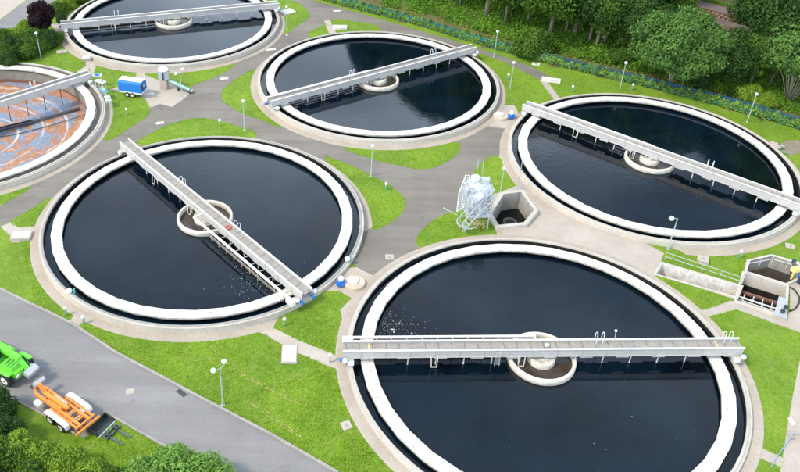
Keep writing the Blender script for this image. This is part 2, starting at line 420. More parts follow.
# ------------------------------------------------------------------ the ground: one planar map cut into its surfaces
def smooth_poly(px, k=4):
    n = len(px); out = []
    for i in range(n):
        p0, p1, p2, p3 = (Vector(px[(i + j - 1) % n]) for j in range(4))
        for q in range(k):
            t = q / k
            out.append(.5 * ((2 * p1) + (-p0 + p2) * t + (2 * p0 - 5 * p1 + 4 * p2 - p3) * t * t + (-p0 + 3 * p1 - 3 * p2 + p3) * t ** 3))
    return [(v.x, v.y) for v in out]
def gpoly(px, smooth=0):
    if smooth: px = smooth_poly(px, smooth)
    return [(g.x, g.y) for g in (G(*q) for q in px)]
REG = []   # (object name, material, polygon, label, category)
def reg(name, mat, px, label, cat, smooth=0): REG.append((name, mat, gpoly(px, smooth), label, cat))
plant = [(-60, 233), (-40, 250), (0, 226.4), (10, 222), (53, 197), (90, 200), (200, 260), (300, 200), (352, 262), (357, 268), (374, 276), (400, 300), (520, 300), (497, 235), (495, 200), (499, 157), (503, 140), (504, 128), (493, 124), (440, 90),
         (480, 53), (507, 63), (540, 80), (553, 78), (530, 66), (500, 55.5), (450, 39.5), (400, 25), (356, 12), (312, 0), (280, -12), (262, -14), (270, -6), (286, 0), (230, 10), (200, 40), (205, 60), (190, 92), (172, 107), (150, 97), (140, 90), (100, 110), (60, 150), (0, 190), (-40, 213)]
reg('asphalt_road', 'asphalt_plant', plant, 'grey brown asphalt service road winding between the round tanks', 'road')
lawns = [
 ([(10.4, 221.5), (30, 210), (53.4, 197), (60, 215), (40, 226), (30, 227), (18, 227)], 0, 'small grass triangle left of the large left tank'),
 ([(-40, 206), (0, 190), (20, 185), (31, 187.5), (0, 205.8), (-40, 224)], 0, 'narrow grass strip below the drained tank at the left edge'),
 ([(112, 91), (122, 92), (135, 94), (145, 100), (150, 108), (147.5, 116), (141, 121), (125, 131), (106.5, 141), (100, 130), (100, 105)], 0, 'grass patch below the blue tarpaulin trailer'),
 ([(90, 60), (120, 60), (140, 70), (136.5, 78), (121, 86), (108, 87.5), (95, 85)], 0, 'grass patch between the drained tank and the trailer'),
 ([(144, 73.5), (175, 65), (215, 60), (234, 64.5), (222, 74), (205, 81), (190, 84.5), (175, 82), (160, 80)], 0, 'grass strip behind the white hopper'),
 ([(270, 2), (288, 0), (300, 4), (309, 13), (308.5, 18), (300, 24), (283, 35), (272, 30)], 0, 'grass corner right of the top left tank'),
 ([(256, 69), (238, 78), (225, 88), (221.5, 94), (223, 101), (232, 107.5), (245, 115), (262, 120), (281, 127), (290, 110), (270, 80)], 0, 'grass island left of the top middle tank'),
 ([(308, 34.5), (320, 27), (331, 21), (340, 19), (355, 21.5), (380, 27.5), (370, 45), (325, 45)], 0, 'grass wedge above the top middle tank'),
 ([(343, 147), (370, 140), (430, 135), (458, 143), (460, 148), (455, 156), (445, 163), (430, 168.5), (415, 169), (400, 165.5), (370, 158.5)], 0, 'grass island below the top middle tank'),
 ([(137, 144.5), (150, 134), (168, 125), (185, 120), (200, 118), (220, 121), (240, 127), (257, 134), (240, 150), (180, 150)], 0, 'grass strip behind the large left tank'),
 ([(325, 156), (332, 158.5), (350, 165), (370, 175), (388, 184), (400, 193), (405, 201), (404, 209), (398, 217), (387, 225), (370, 229), (350, 215), (335, 180)], 0, 'grass island right of the large left tank'),
 ([(474, 174), (480, 165), (488, 158), (497, 155.5), (510, 160), (524, 180), (528, 196), (498, 200), (482, 198)], 0, 'grass patch behind the foil wrapped platform'),
 ([(417, 237), (425, 227), (437, 218), (452, 212), (470, 206), (490, 210), (500, 232), (490, 250), (430, 262), (418, 246)], 0, 'grass patch in front of the foil wrapped platform'),
]
for p, s_, lb in lawns: reg('lawn', 'grass', p, lb, 'lawn', 3)
reg('concrete_pad', 'path_concrete', [(108, 90), (122, 85.5), (136, 79), (137, 66), (144, 66), (145, 75), (160, 80.5), (175, 84), (191, 92), (185, 98), (172, 107), (160, 104), (150, 108), (145, 99), (135, 93)], 'pale concrete pad under the blue trailer and the white hopper', 'pavement')
reg('concrete_pad', 'path_concrete', [(519, 185), (560, 200), (640, 240), (664, 253), (657, 272), (655, 279), (620, 275), (540, 260), (497, 250), (497, 232), (488, 216), (492, 195)], 'broad pinkish concrete area between the two right hand tanks', 'pavement')
reg('concrete_pad', 'path_concrete', [(340, 268), (357, 267.5), (374, 276), (380, 290), (345, 330), (340, 310), (352, 298), (340, 291.5), (320, 290)], 'concrete corner between the two front tanks', 'pavement')
reg('concrete_pad', 'path_concrete', [(488, 126), (493, 122), (500, 105), (514, 105), (520, 115), (505, 129), (499, 157), (510, 165), (515, 130)], 'concrete link between the two upper tanks', 'pavement')
reg('concrete_path', 'path_concrete', [(258, 331), (270, 326), (300, 341), (340, 357), (345, 371), (335, 369), (300, 354)], 'concrete path between the two front tanks', 'path')
reg('concrete_path', 'path_concrete', [(77, 312), (84, 322), (76.5, 328.5), (66.5, 323.5)], 'short concrete path from the main road to the large left tank', 'path')
reg('concrete_path', 'path_concrete', [(0, 227), (10, 222), (18, 227), (45, 226), (42, 240), (12, 243), (10, 236)], 'concrete path at the left edge by the grass triangle', 'path')
reg('concrete_path', 'path_concrete', [(324, 21), (330, 19.5), (339, 38), (331, 40)], 'narrow concrete path across the grass wedge', 'path')
reg('concrete_path', 'path_concrete', [(539, 80), (545, 78.5), (561, 99), (555, 101)], 'narrow concrete path from the fence path to the upper right tank', 'path')
reg('concrete_path', 'path_concrete', [(50, 24), (62, 23), (64, 32), (60, 36), (54, 29)], 'small concrete path beside the top left tank', 'path')
reg('concrete_path', 'path_concrete', [(76, 72), (86, 66), (84, 52), (92, 58), (96, 67), (90, 84), (104, 86), (96, 96)], 'concrete strip linking the drained tank and the top left tank', 'path')
reg('concrete_path', 'path_concrete', [(690, 312), (707, 309), (731, 300.5), (760, 311), (785, 320), (790, 312), (789, 270), (806, 258), (850, 270), (850, 350), (800, 332.5), (737, 309.5), (707, 317), (695, 322)], 'concrete path in front of the sunken channel', 'path')
reg('concrete_path', 'path_concrete', [(752, 449), (764, 449), (784, 458.5), (781, 467), (755, 456)], 'short concrete path at the lower right corner', 'path')
reg('dirt_track', 'dirt', [(776, 146), (788, 140), (840, 143), (840, 165), (800, 153), (790, 156)], 'bare earth patch beside the fence at the right edge', 'ground')
reg('concrete_road', 'path_concrete', [(803, 345), (797, 375), (792, 400), (787, 430), (780, 474), (770, 540), (900, 540), (900, 345)], 'pale concrete road in the lower right corner', 'road')
main_up = [(-60, 265), (0, 289), (72.5, 324), (118, 354), (160, 376), (200, 397.5), (270, 434), (338, 473), (440, 530), (560, 600)]
main_lo = [(420, 620), (230, 480), (157, 442), (110, 415), (103, 414), (85, 438), (75, 434), (40, 413), (10, 397), (-30, 375), (-100, 340)]
reg('main_road', 'asphalt_road', main_up + main_lo, 'wide grey asphalt road along the lower left of the plant', 'road')
reg('upper_road', 'asphalt_road', [(-40, 62), (0, 48.5), (55, 0), (80, -24), (50, -28), (27, 0), (0, 20), (-40, 38)], 'asphalt road in the top left corner', 'road')
reg('upper_pavement', 'path_concrete', [(-40, 37), (0, 19.5), (26, 0), (48, -28), (-40, -28)], 'beige pavement in the very top left corner', 'pavement')
HOLES = []
def pit(name, px, depth, rim_w, rim_h, label, cat, floor='black_water', z_of=None, mw='pit_concrete', mr='wall_concrete', floorname='water_floor'):
    ps = [G(q[0], q[1], rim_h) for q in px]
    zb = sum(p.z - rim_h for p in ps) / len(ps)
    P = [Vector((p.x, p.y)) for p in ps]
    area = sum(a.x * b.y - b.x * a.y for a, b in zip(P, P[1:] + P[:1]))
    if area < 0: P.reverse()
    n = len(P); Q = []
    for i in range(n):
        d1 = (P[i] - P[i - 1]).normalized(); d2 = (P[(i + 1) % n] - P[i]).normalized()
        n1 = Vector((d1.y, -d1.x)); n2 = Vector((d2.y, -d2.x)); b = (n1 + n2); b = b / max(.3, b.dot(n1))
        Q.append(P[i] + b * rim_w)
    HOLES.append([(p.x, p.y) for p in [a + (b - a) * .5 for a, b in zip(P, Q)]])
    c = sum(P, Vector((0, 0))) / n
    t = thing(name, (c.x, c.y, zb), 0, label, cat)
    L = [p - c for p in P]; M = [q - c for q in Q]
    mb = MB(); vs = [(p.x, p.y, rim_h) for p in L] + [(p.x, p.y, -depth) for p in L]
    mb.add(vs, [(i, (i + 1) % n, n + (i + 1) % n, n + i) for i in range(n)]); o = mb.build('inner_wall', mw, t)
    mb = MB(); vs = [(p.x, p.y, rim_h) for p in L] + [(p.x, p.y, rim_h) for p in M] + [(p.x, p.y, -.4) for p in M] + [(p.x, p.y, rim_h - .25) for p in L]
    fs = []
    for i in range(n):
        j = (i + 1) % n; fs += [(i, j, n + j, n + i), (n + i, n + j, 2 * n + j, 2 * n + i)]
    mb.add(vs, fs); mb.build('rim', mr, t)
    MB().add([(p.x, p.y, -depth + .02) for p in L], [tuple(range(n))]).build(floorname, floor, t)
    return t

hexpit = pit('hexagonal_shaft', [(503.6, 195.5), (520.7, 193.2), (534, 210), (524, 221), (499, 223.5), (492, 212.7)], 1.7, .42, .55,
    'open six sided concrete shaft with black water at its bottom', 'shaft')
channel = pit('sunken_channel', [(663, 262.5), (740, 287.5), (736, 297), (656.5, 272.5)], 1.7, .22, .18, 'long pale concrete channel sunk into the lawn, with a rail behind it', 'channel', 'tank_inner', mw='launder_white', floorname='floor')
chamber = pit('intake_chamber', [(744.5, 273), (786.5, 286), (784.5, 316), (737, 299)], 2.6, .22, .3, 'sunken concrete chamber with a rust red beam across its dark opening', 'chamber', mw='wall_concrete')
basin = pit('grey_basin', [(749, 261), (772, 255.5), (797, 264), (801, 276), (786, 283), (747, 271)], 1.2, .22, .3, 'angular grey concrete basin with brown water behind the sunken chamber', 'basin', 'brown_water')

def build_ground():
    verts = []; edges = []
    def add_loop(p, closed=True):
        o = len(verts); verts.extend(Vector((a, b)) for a, b in p)
        for i in range(len(p) - (0 if closed else 1)): edges.append((o + i, o + (i + 1) % len(p)))
    X0, X1, Y0, Y1 = -170, 190, 5, 260
    add_loop([(X0, Y0), (X1, Y0), (X1, Y1), (X0, Y1)])
    for r in REG: add_loop(r[2])
    for h in HOLES: add_loop(h)
    for c in TC.values(): add_loop([(c[0] + 16.2 * math.cos(k * math.pi / 60), c[1] + 16.2 * math.sin(k * math.pi / 60)) for k in range(120)])
    for x in np.arange(X0 + 3, X1, 3.0): add_loop([(x, Y0), (x, Y1)], False)
    for y in np.arange(Y0 + 3, Y1, 3.0): add_loop([(X0, y), (X1, y)], False)
    vo, eo, fo, *_ = delaunay_2d_cdt(verts, edges, [], 1, 1e-4)
    V = np.array([(v.x, v.y) for v in vo]); Fc = np.array(fo); C = V[Fc].mean(axis=1)
    def inside(poly):
        P = np.array(poly); res = np.zeros(len(C), bool); x, y = C[:, 0], C[:, 1]
        x1, y1 = P[:, 0], P[:, 1]; x2, y2 = np.roll(x1, -1), np.roll(y1, -1)
        for a, b, c, d in zip(x1, y1, x2, y2):
            if b == d: continue
            k = ((b > y) != (d > y)) & (x < (c - a) * (y - b) / (d - b) + a); res ^= k
        return res
    own = np.zeros(len(C), int)
    own[(C[:, 0] < X0) | (C[:, 0] > X1) | (C[:, 1] < Y0) | (C[:, 1] > Y1)] = -1
    for i, r in enumerate(REG): own[inside(r[2])] = i + 1
    for h in HOLES: own[inside(h)] = -1
    for c in TC.values(): own[np.hypot(C[:, 0] - c[0], C[:, 1] - c[1]) < 16.19] = -1
    fd = np.array([fence_dist(*c) for c in C])
    Z = np.array([H(*v) for v in V])
    # thin-plate steps of the lawn over the hard surfaces are left flush, the planar map has no overlaps
    extra = {}
    def emit(name, mat, sel, label, cat):
        fs = Fc[sel]
        if not len(fs): return
        ids, inv = np.unique(fs.ravel(), return_inverse=True)
        me = bpy.data.meshes.new(name); me.from_pydata([(V[i][0], V[i][1], Z[i]) for i in ids], [], inv.reshape(-1, 3).tolist()); me.update()
        me.materials.append(MATS[mat]); o = bpy.data.objects.new(name, me); COL.objects.link(o); tag(o, label, cat, kind='structure')
        return o
    emit('grass_ground', 'grass', (own == 0) & (fd < 1.0), 'bright green mown grass around the round tanks', 'ground')
    emit('woodland_bank', 'rough_grass', (own == 0) & (fd >= 1.0), 'rough weedy bank rising behind the blue fence', 'bank')
    for i, r in enumerate(REG): emit(r[0], r[1], own == i + 1, r[3], r[4])
    # outer land out to the horizon
    mb = MB(); BIG = 2500
    mb.add([(-BIG, -BIG, -.02), (BIG, -BIG, -.02), (BIG, Y0, -.02), (-BIG, Y0, -.02)], [(0, 1, 2, 3)])
    mb.add([(-BIG, Y0, -.02), (X0, Y0, -.02), (X0, Y1, -.02), (-BIG, Y1, -.02)], [(0, 1, 2, 3)])
    mb.add([(X1, Y0, 0), (BIG, Y0, 0), (BIG, Y1, 3.4), (X1, Y1, 3.4)], [(0, 1, 2, 3)])
    mb.add([(-BIG, Y1, 0), (BIG, Y1, 3.4), (BIG, BIG, 3.4), (-BIG, BIG, 0)], [(0, 1, 2, 3)])
    tag(mb.build('distant_land', 'rough_grass'), 'flat grassy land reaching away to the horizon', 'land', kind='structure')
build_ground()

# kerbs (real steps) along the main road
def kerb(px, w, h, label, inset=0.0):
    pts = [G(*q) for q in px]; mb = MB()
    for a, b in zip(pts, pts[1:]):
        n = max(1, int((b - a).length / .95))
        for i in range(n):
            p = a.lerp(b, i / n); q = a.lerp(b, (i + 1) / n); d = (q - p).normalized() * .008
            p = p + d; q = q - d
            mb.beam((p.x, p.y, p.z + h / 2 - .05 + rnd.uniform(-.006, .006)), (q.x, q.y, q.z + h / 2 - .05), w, h + .1)
    tag(mb.build('kerb', 'kerb_concrete'), label, 'kerb', kind='structure')
kerb(main_up[:8], .22, .12, 'grey kerb stones along the upper edge of the main road')
kerb([(230, 480), (157, 442), (110, 415)], .2, .12, 'grey kerb stones along the lower edge of the main road')
kerb([(75, 434), (40, 413), (10, 397), (-30, 375)], .14, .08, 'low edging stones behind the orange trailer')

# railway on top of the bank
rp = [flat(640, -2, 3.4), flat(790, 40, 3.4)]; rd = (rp[1] - rp[0]).normalized(); rn = Vector((-rd.y, rd.x, 0))
mid = flat(709, 17, 3.5)
mb = MB(); a_ = mid - rd * 60; b_2 = mid + rd * 60
mb.add([(a_ - rn * 6)[:2] + (3.42,), (b_2 - rn * 6)[:2] + (3.42,), (b_2 + rn * 6)[:2] + (3.42,), (a_ + rn * 6)[:2] + (3.42,)], [(0, 1, 2, 3)])
mb.add([(a_ - rn * 7.5)[:2] + (2.9,), (b_2 - rn * 7.5)[:2] + (2.9,), (b_2 - rn * 6)[:2] + (3.42,), (a_ - rn * 6)[:2] + (3.42,)], [(0, 1, 2, 3)])
tag(mb.build('railway_bed', 'ballast'), 'brown ballast bed glimpsed between the trees at the top right', 'railway', kind='structure')
for k, off in enumerate((-3.2, 1.8)):
    tr = thing('railway_track', (mid.x, mid.y, 3.42), math.atan2(rd.y, rd.x), ('nearer' if k == 0 else 'farther') + ' railway track on the brown bed between the trees', 'railway track', 'railway tracks')
    for s_ in (-.72, .72): MB().box((0, off + s_, .24), (110, .09, .16)).build('rail', 'rust', tr)
    mb = MB()
    for i in range(150): mb.box((-52 + i * .7, off, .08), (.26, 2.5, .16))
    mb.build('sleeper', 'wood_timber', tr)['kind'] = 'stuff'

# ------------------------------------------------------------------ settling tanks
TLAB = {'A': 'large round settling tank at the front right, its bridge level across the picture',
        'B': 'large round settling tank at the front left beside the main road',
        'C': 'round settling tank at the top middle, sky and tree reflections on its water',
        'D': 'round settling tank at the right below the wood, mostly dark with reflections',
        'E': 'round settling tank at the top left, cut by the upper picture edge',
        'F': 'empty round tank at the left edge with orange floor stains and painted blue sky reflection'}
SHARED = {}
def make_tank(k):
    c = TC[k]; t = thing('settling_tank', (c[0], c[1], 0), 0, TLAB[k], 'settling tank')
    rim = 'rim_grey' if k in 'B' else 'rim_concrete'
    dz = .35 if k == 'A' else 0
    mb = MB().lathe([(16.0, .1), (16.0, RZ), (16.22, RZ), (16.22, RZ - .05), (16.42, RZ - .05), (16.42, -.3)], n=180)
    mb.build('outer_wall', 'wall_concrete', t)
    MB().lathe([(15.985, .1), (15.985, RZ - .1)], n=180).build('algae_band', 'algae_and_shade' if k != 'F' else 'tank_inner', t)
    MB().ring(16.03, 16.20, RZ, RZ + .03, 180).build('rim_track', rim, t)
    MB().lathe([(16.42, dz + .05), (17.3, dz + .05), (17.34, dz + .01), (17.34, dz - .3)], n=180).build('apron', 'apron_concrete', t)
    off = R(4.7)
    mb = MB(); mb.ring(14.2, 15.28, RZ - .22, RZ + .08, 36, off)
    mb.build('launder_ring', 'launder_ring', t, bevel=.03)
    MB().ring(14.188, 15.292, RZ - .23, RZ - .13, 36, off).build('waterline_growth', 'algae_and_shade', t)
    for i in range(36):                               # small inspection caps let into the ring
        if rnd.random() < .5:
            a = off + (i + .5 + rnd.uniform(-.2, .2)) * math.pi / 18; r = rnd.uniform(14.5, 15.0)
            if 'cap' not in SHARED: SHARED['cap'] = MB().lathe([(.0, .015), (.07, .015), (.08, 0)], n=8).build('inspection_cap', 'rim_grey', t); o = SHARED['cap']
            else: o = SHARED['cap'].copy(); COL.objects.link(o); o.parent = t
            o.location = (r * math.cos(a), r * math.sin(a), RZ + .08)
    z0 = -1.9 if k == 'F' else 0
    wz = .30
    prof = [(2.57, wz - .25), (2.57, RZ + .02), (2.62, RZ + .10), (2.72, RZ + .13), (2.82, RZ + .10), (2.87, RZ + .0), (2.87, wz - .25)]
    if k != 'F':
        MB().lathe(prof, n=64, close=True).build('stilling_well', 'cream', t, True)
        MB().disc(2.58, wz + .03, 48).build('well_water', 'brown_water', t)
        mb = MB().lathe([(1.15, wz - .3), (1.15, RZ + .08), (1.1, RZ + .17), (.9, RZ + .17), (.85, RZ + .1), (.5, RZ + .14), (.0, RZ + .16)], n=40)
        for i in range(14):
            a = rnd.uniform(0, 6.28); r = rnd.uniform(.1, .95)
            mb.sphere((r * math.cos(a), r * math.sin(a), RZ + .1), rnd.uniform(.08, .2), 8, 5, (1.4, 1, .5))
        mb.build('centre_drum', 'cream_scum', t, True)
        w = MB().disc(15.99, 0, 128).build('water', 'tank_water', loc=(c[0], c[1], wz))
        tag(w, 'still dark blue water inside the ' + {'A': 'front right', 'B': 'front left', 'C': 'top middle', 'D': 'right hand', 'E': 'top left'}[k] + ' tank', 'water', kind='structure')
    else:
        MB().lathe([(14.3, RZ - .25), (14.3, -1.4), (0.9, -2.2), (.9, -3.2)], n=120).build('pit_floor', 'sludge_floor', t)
        MB().lathe([(14.28, RZ - .22), (14.28, -1.25)], n=120).build('inner_wall', 'tank_inner', t)
        MB().lathe([(14.27, -.85), (14.27, -1.3)], n=120).build('sludge_tide_mark', 'rust', t)
        MB().lathe([(15.3, .2), (16.0, .2)], n=120).build('channel_floor', 'tank_inner', t)
        MB().lathe([(15.28, .2), (15.28, RZ - .2)], n=120).build('channel_wall', 'tank_inner', t)
        MB().lathe([(.9, -2.17), (1.0, -2.1), (.95, -2.05), (.6, -2.05), (.58, -3.1)], n=32).build('sump_collar', 'cream', t)
        MB().disc(.62, -3.0, 24).build('sump_water', 'black_water', t)
        MB().lathe([(1.2, -1.4), (1.2, -.7), (1.1, -.6), (0, -.6)], n=32).build('centre_drum', 'cream_scum', t, True)
        MB().lathe([(.3, -2.2), (.3, 1.0)], n=16).build('centre_column', 'galv', t)
    return t
for k in 'ABCDEF': make_tank(k)

BR = {'A': 2.53, 'B': -48.9, 'C': 32.54, 'D': -39.5 , 'E': 17.98, 'F': 33.0}
BLAB = {'A': 'white steel scraper bridge lying level across the front right tank',
        'B': 'white steel scraper bridge slanting down to the right across the front left tank',
        'C': 'pale scraper bridge rising to the right across the top middle tank',
        'D': 'white scraper bridge slanting down to the right across the right hand tank',
        'E': 'grey scraper bridge across the top left tank',
        'F': 'white scraper bridge over the empty tank at the left edge'}
GT, GB = 1.25, .47
def make_bridge(k, dirdeg, trough_half=-1, motor=(-1, 1), hoops=(6.,), ladder=None, zz=0.0):
    c = TC[k]; t = thing('scraper_bridge', (c[0], c[1], RZ + zz), R(dirdeg), BLAB[k], 'bridge', 'rotating bridges across the round tanks')
    L = 16.75
    for s in (-1, 1):
        mb = MB(); y = s * .56
        mb.box((0, y, (GT + GB) / 2), (2 * L, .03, GT - GB - .03))
        mb.box((0, y, GB + .01), (2 * L, .14, .02))
        for i in range(-16, 17):
            if i % 2: mb.box((i * 1.02, y + s * .035, (GT + GB) / 2), (.03, .04, GT - GB - .06))
            if i % 3 == 0: mb.box((i * 1.02 + .5, y, GB - .1), (1.05, .04, .2))
        g = mb.build('girder', 'steel_light', t)
        MB().box((0, y, GT + .012), (2 * L + .06, .17, .05)).build('top_flange', 'steel_top', g)
    mb = MB().box((0, 0, .98), (2 * L, 1.07, .04))
    mb.build('walkway', 'grating', t)
    for i in range(-5, 6):
        if i == 0 or (k == 'F' and abs(i) > 9): continue
        x = i * 2.35 + .4
        lo = -1.1 if k != 'F' else -2.0
        mb = MB().tube([(x, -.35, GB + .05), (x, -.35, lo)], .05, 8)
        mb.build('scraper_post', 'steel_top' if k != 'F' else 'dark_steel', t)
    for s in (-1, 1):
        mb = MB().box((s * 16.25, 0, .30), (.75, 1.9, .2)); mb.box((s * 16.25, 0, .42), (.35, 1.1, .12))
        e = mb.build('end_carriage', 'steel_light', t, bevel=.02)
        for q in (-1, 1):
            w = MB().tube([(s * 16.11 - .11, q * .78, .21), (s * 16.11 + .11, q * .78, .21)], .19, 18).build('wheel', 'black_rubber', e)
            MB().tube([(s * 16.11 - .125, q * .78, .21), (s * 16.11 + .125, q * .78, .21)], .1, 14).build('hub', 'galv', w)
            MB().box((s * 16.15, q * 1.02, .3), (.5, .3, .34)).build('wheel_guard', 'white_paint', e, bevel=.04)
    for s, q in motor if isinstance(motor[0], tuple) else (motor,):
        mo = MB().tube([(s * 16.62, q * .65, .35), (s * 17.08, q * .65, .35)], .16, 14).build('drive_motor', 'blue_motor', t)
        MB().sphere((s * 16.65, q * 1.0, .62), .22).build('signal_cap', 'white_paint', t, True)
    for h in hoops:
        y = h[1] if isinstance(h, tuple) else .64; hx = h[0] if isinstance(h, tuple) else h
        mb = MB()
        for d in (-.28, .28):
            mb.tube([(hx + d, y, GB), (hx + d, y, 2.0), (hx + d + .03, y + .1, 2.15), (hx + d, y + .3, 2.15), (hx + d, y + .42, 1.95), (hx + d, y + .42, GB + .1)], .03, 6)
        o = mb.build('ladder_hoop', 'white_paint', t)
        mb = MB()
        for z in np.arange(.05, 1.2, .28): mb.tube([(hx - .28, y + .42, z), (hx + .28, y + .42, z)], .018, 5)
        mb.tube([(hx - .28, y + .42, -.3), (hx - .28, y + .42, 1.3)], .022, 5); mb.tube([(hx + .28, y + .42, -.3), (hx + .28, y + .42, 1.3)], .022, 5)
        mb.build('ladder', 'galv', t)
    if trough_half:
        s = trough_half; y = -s * -1.5 if s < 0 else -1.5
        y = -1.5 * s
        y2 = -1.02 * s
        MB().beam((s * .3, y, .75), (s * 16.5, y, .75), .2, .16).build('scum_beam', 'steel_top', t)
        MB().tube([(s * 2.4, y2, .1), (s * 14.0, y2, .1)], .09, 10).build('scum_pipe', 'galv', t)
        br = None
        for i in range(1, 12):
            if br is None:
                mb = MB().beam((0, -.56 * s, .55), (0, y, .68), .06, .06); mb.beam((0, y, .7), (0, y, -.35), .05, .05)
                br = mb.build('scum_bracket', 'steel_light', t); o = br
            else: o = br.copy(); COL.objects.link(o)
            o.location = (s * (.9 + i * 1.3), 0, 0)
        mb = MB().beam((s * 1.6, y * .82, -.28), (s * 14.1, y * .82, -.28), .05, .34)
        mb.build('scum_board', 'tank_inner', t)
        MB().beam((s * .4, y, .75), (s * .4, -.6 * s, .75), .16, .14).build('beam_end', 'steel_top', t)
        MB().box((s * 16.3, y, .5), (.9, .5, .45)).build('beam_carriage', 'white_paint', t, bevel=.03)
    for fx in (-9.2, -1.9):                         # small yokes carrying the scraper under the girder
        mb = MB()
        for d in (-.28, .28): mb.beam((fx + d, -.62, GB + .1), (fx + d * .8, -.78, -.45), .06, .06)
        mb.beam((fx - .25, -.78, -.45), (fx + .25, -.78, -.45), .07, .07)
        mb.build('scraper_yoke', 'cream', t)
    return t
bA = make_bridge('A', BR['A'], -1, ((-1, -1), (1, -1)), ((4.7, .2), (15.6, .2)), zz=.12)
MB().sphere((6.2, .9, 1.9), .12).build('walkway_lamp', 'white_paint', bA, True)
MB().tube([(6.2, .7, 1.2), (6.2, .9, 1.85)], .025, 6).build('lamp_stem', 'galv', bA)
MB().sphere((.25, 0, 1.2), .18, sc=(1, 1, .7)).build('pivot_cap', 'white_paint', bA, True)
for x in (-14.6, 14.7): MB().box((x, .12, 1.015), (.12, .8, .02)).build('yellow_stripe', 'yellow_paint', bA)
mb = MB()
for d in (-.2, .2): mb.tube([(-4.0 + d, -.6, 1.45), (-4.0 + d, -.75, 1.3), (-4.0 + d, -.95, -.2)], .025, 6)
for i in range(8): mb.tube([(-4.2, -.78 - i * .022, 1.1 - i * .16), (-3.8, -.78 - i * .022, 1.1 - i * .16)], .018, 5)
mb.build('ladder', 'galv', bA)
bB = make_bridge('B', BR['B'], 1, ((1, -1), (1, 1)), ((5.3, .2), (-4.8, .2)))
o_ = MB().lathe([(.22, .0), (.34, .0), (.34, .08), (.22, .08)], (4.3, 0, 1.02), 16, True).build('lifebuoy', 'red_paint'); o_.parent = None
o_.data.transform(Matrix.Rotation(R(BR['B']), 4, 'Z')); o_.location = (TC['B'][0], TC['B'][1], RZ + .0)
tag(o_, 'red lifebuoy lying on the walkway of the front left bridge', 'lifebuoy')
bC = make_bridge('C', BR['C'], -1, ((-1, 1), (1, -1)), ((9.6, .2), (-4.0, .2)), zz=0)
bD = make_bridge('D', BR['D'], -1, ((-1, 1), (1, -1)), ((6.4, .2),), zz=0)
bE = make_bridge('E', BR['E'], -1, ((-1, 1), (1, -1)), ((-8.5, .2),), zz=0)
ang = math.degrees(math.atan2(flat(94, 72, RZ + 1.0).y - TC['F'][1], flat(94, 72, RZ + 1.0).x - TC['F'][0])); print('F bridge angle', ang)
bF = make_bridge('F', ang, 0, ((1, 1),), ((9.0, .2),), zz=0)
# scraper arm lying on the floor of the drained tank
fa = math.degrees(math.atan2(flat(92, 103, -.9).y - TC['F'][1], flat(92, 103, -.9).x - TC['F'][0]))
mb = MB(); mb.beam((.9, 0, -1.95), (13.6, 0, -1.2), .5, .12); mb.beam((.9, -.25, -1.5), (7.5, -.25, -1.55), .12, .35); mb.beam((.9, .25, -1.5), (7.5, .25, -1.55), .12, .35)
sc_ = mb.build('scraper_arm', 'dark_steel', bF); sc_.location = (0, 0, -RZ); sc_.rotation_euler = (0, 0, R(fa - ang))
mb = MB(); p0 = Vector((.4, 0, -2.0)); mb.tube([(.4, 0, -2.0), (4.5, -.7, -1.95), (9, -.5, -1.6), (13.9, .2, -1.15)], .05, 6)
h2 = mb.build('floor_hose', 'dark_steel'); h2.location = (TC['F'][0], TC['F'][1], 0)
h2.rotation_euler = (0, 0, math.atan2(flat(90, 113, -.9).y - TC['F'][1], flat(90, 113, -.9).x - TC['F'][0])); tag(h2, 'thin dark hose running across the stained floor of the empty tank', 'hose')

# scum flecks drifting on the water
def flecks(k, cxy, spread, n, label):
    mb = MB()
    for _ in range(n):
        x = cxy[0] + rnd.gauss(0, spread[0]); y = cxy[1] + rnd.gauss(0, spread[1])
        if math.hypot(x - TC[k][0], y - TC[k][1]) > 14.0: continue
        r = rnd.uniform(.01, .035) * (2.6 if rnd.random() < .06 else 1); a0 = rnd.random() * 6
        m_n = 5; mb.add([(x + r * rnd.uniform(.6, 1.3) * math.cos(a0 + i * 6.283 / m_n), y + r * rnd.uniform(.6, 1.3) * math.sin(a0 + i * 6.283 / m_n), .312) for i in range(m_n)], [tuple(range(m_n))])
    tag(mb.build('scum_flecks', 'cream_scum'), label, 'scum', kind='stuff')
p = flat(385, 327, .3); flecks('A', (p.x, p.y), (1.9, 1.0), 330, 'pale scum flecks left of the middle on the front right tank')
p = flat(262, 283, .3); flecks('B', (p.x, p.y), (1.8, 1.3), 200, 'pale scum flecks beside the lower bridge end of the front left tank')
flecks('A', (18, 47), (7, 6), 30, 'scattered single flecks over the front right tank')

# ------------------------------------------------------------------ lamps and posts
def lamp_proto(h, kind):
    t = thing('street_lamp', (0, 0, 0), 0, '', 'street lamp')
    MB().tube([(0, 0, 0), (0, 0, .8), (0, 0, h)], [.075, .06, .04], 10).build('pole', 'post_paint', t)
    MB().lathe([(.16, 0), (.16, .03), (.09, .06)], n=12).build('base_plate', 'galv', t)
    if kind == 'double':
        MB().tube([(-.5, 0, h - .1), (-.25, 0, h - .02), (0, 0, h - .02), (.3, .0, h + .25), (.35, 0, h + .45)], .03, 8).build('arm', 'post_paint', t)
        for q in ((-.55, 0, h + .05), (.35, 0, h + .6)): MB().sphere(q, .21).build('globe', 'white_paint', t, True)
    elif kind == 'arm':
        MB().tube([(0, 0, h - .1), (-.2, 0, h + .05), (-.45, 0, h)], .03, 8).build('arm', 'post_paint', t)
        MB().sphere((-.6, 0, h + .02), .26).build('globe', 'white_paint', t, True)
    else:
        MB().lathe([(.05, h - .05), (.1, h), (.04, h + .04)], n=12).build('collar', 'post_paint', t)
        MB().sphere((0, 0, h + .22), .21).build('globe', 'white_paint', t, True)
    return t
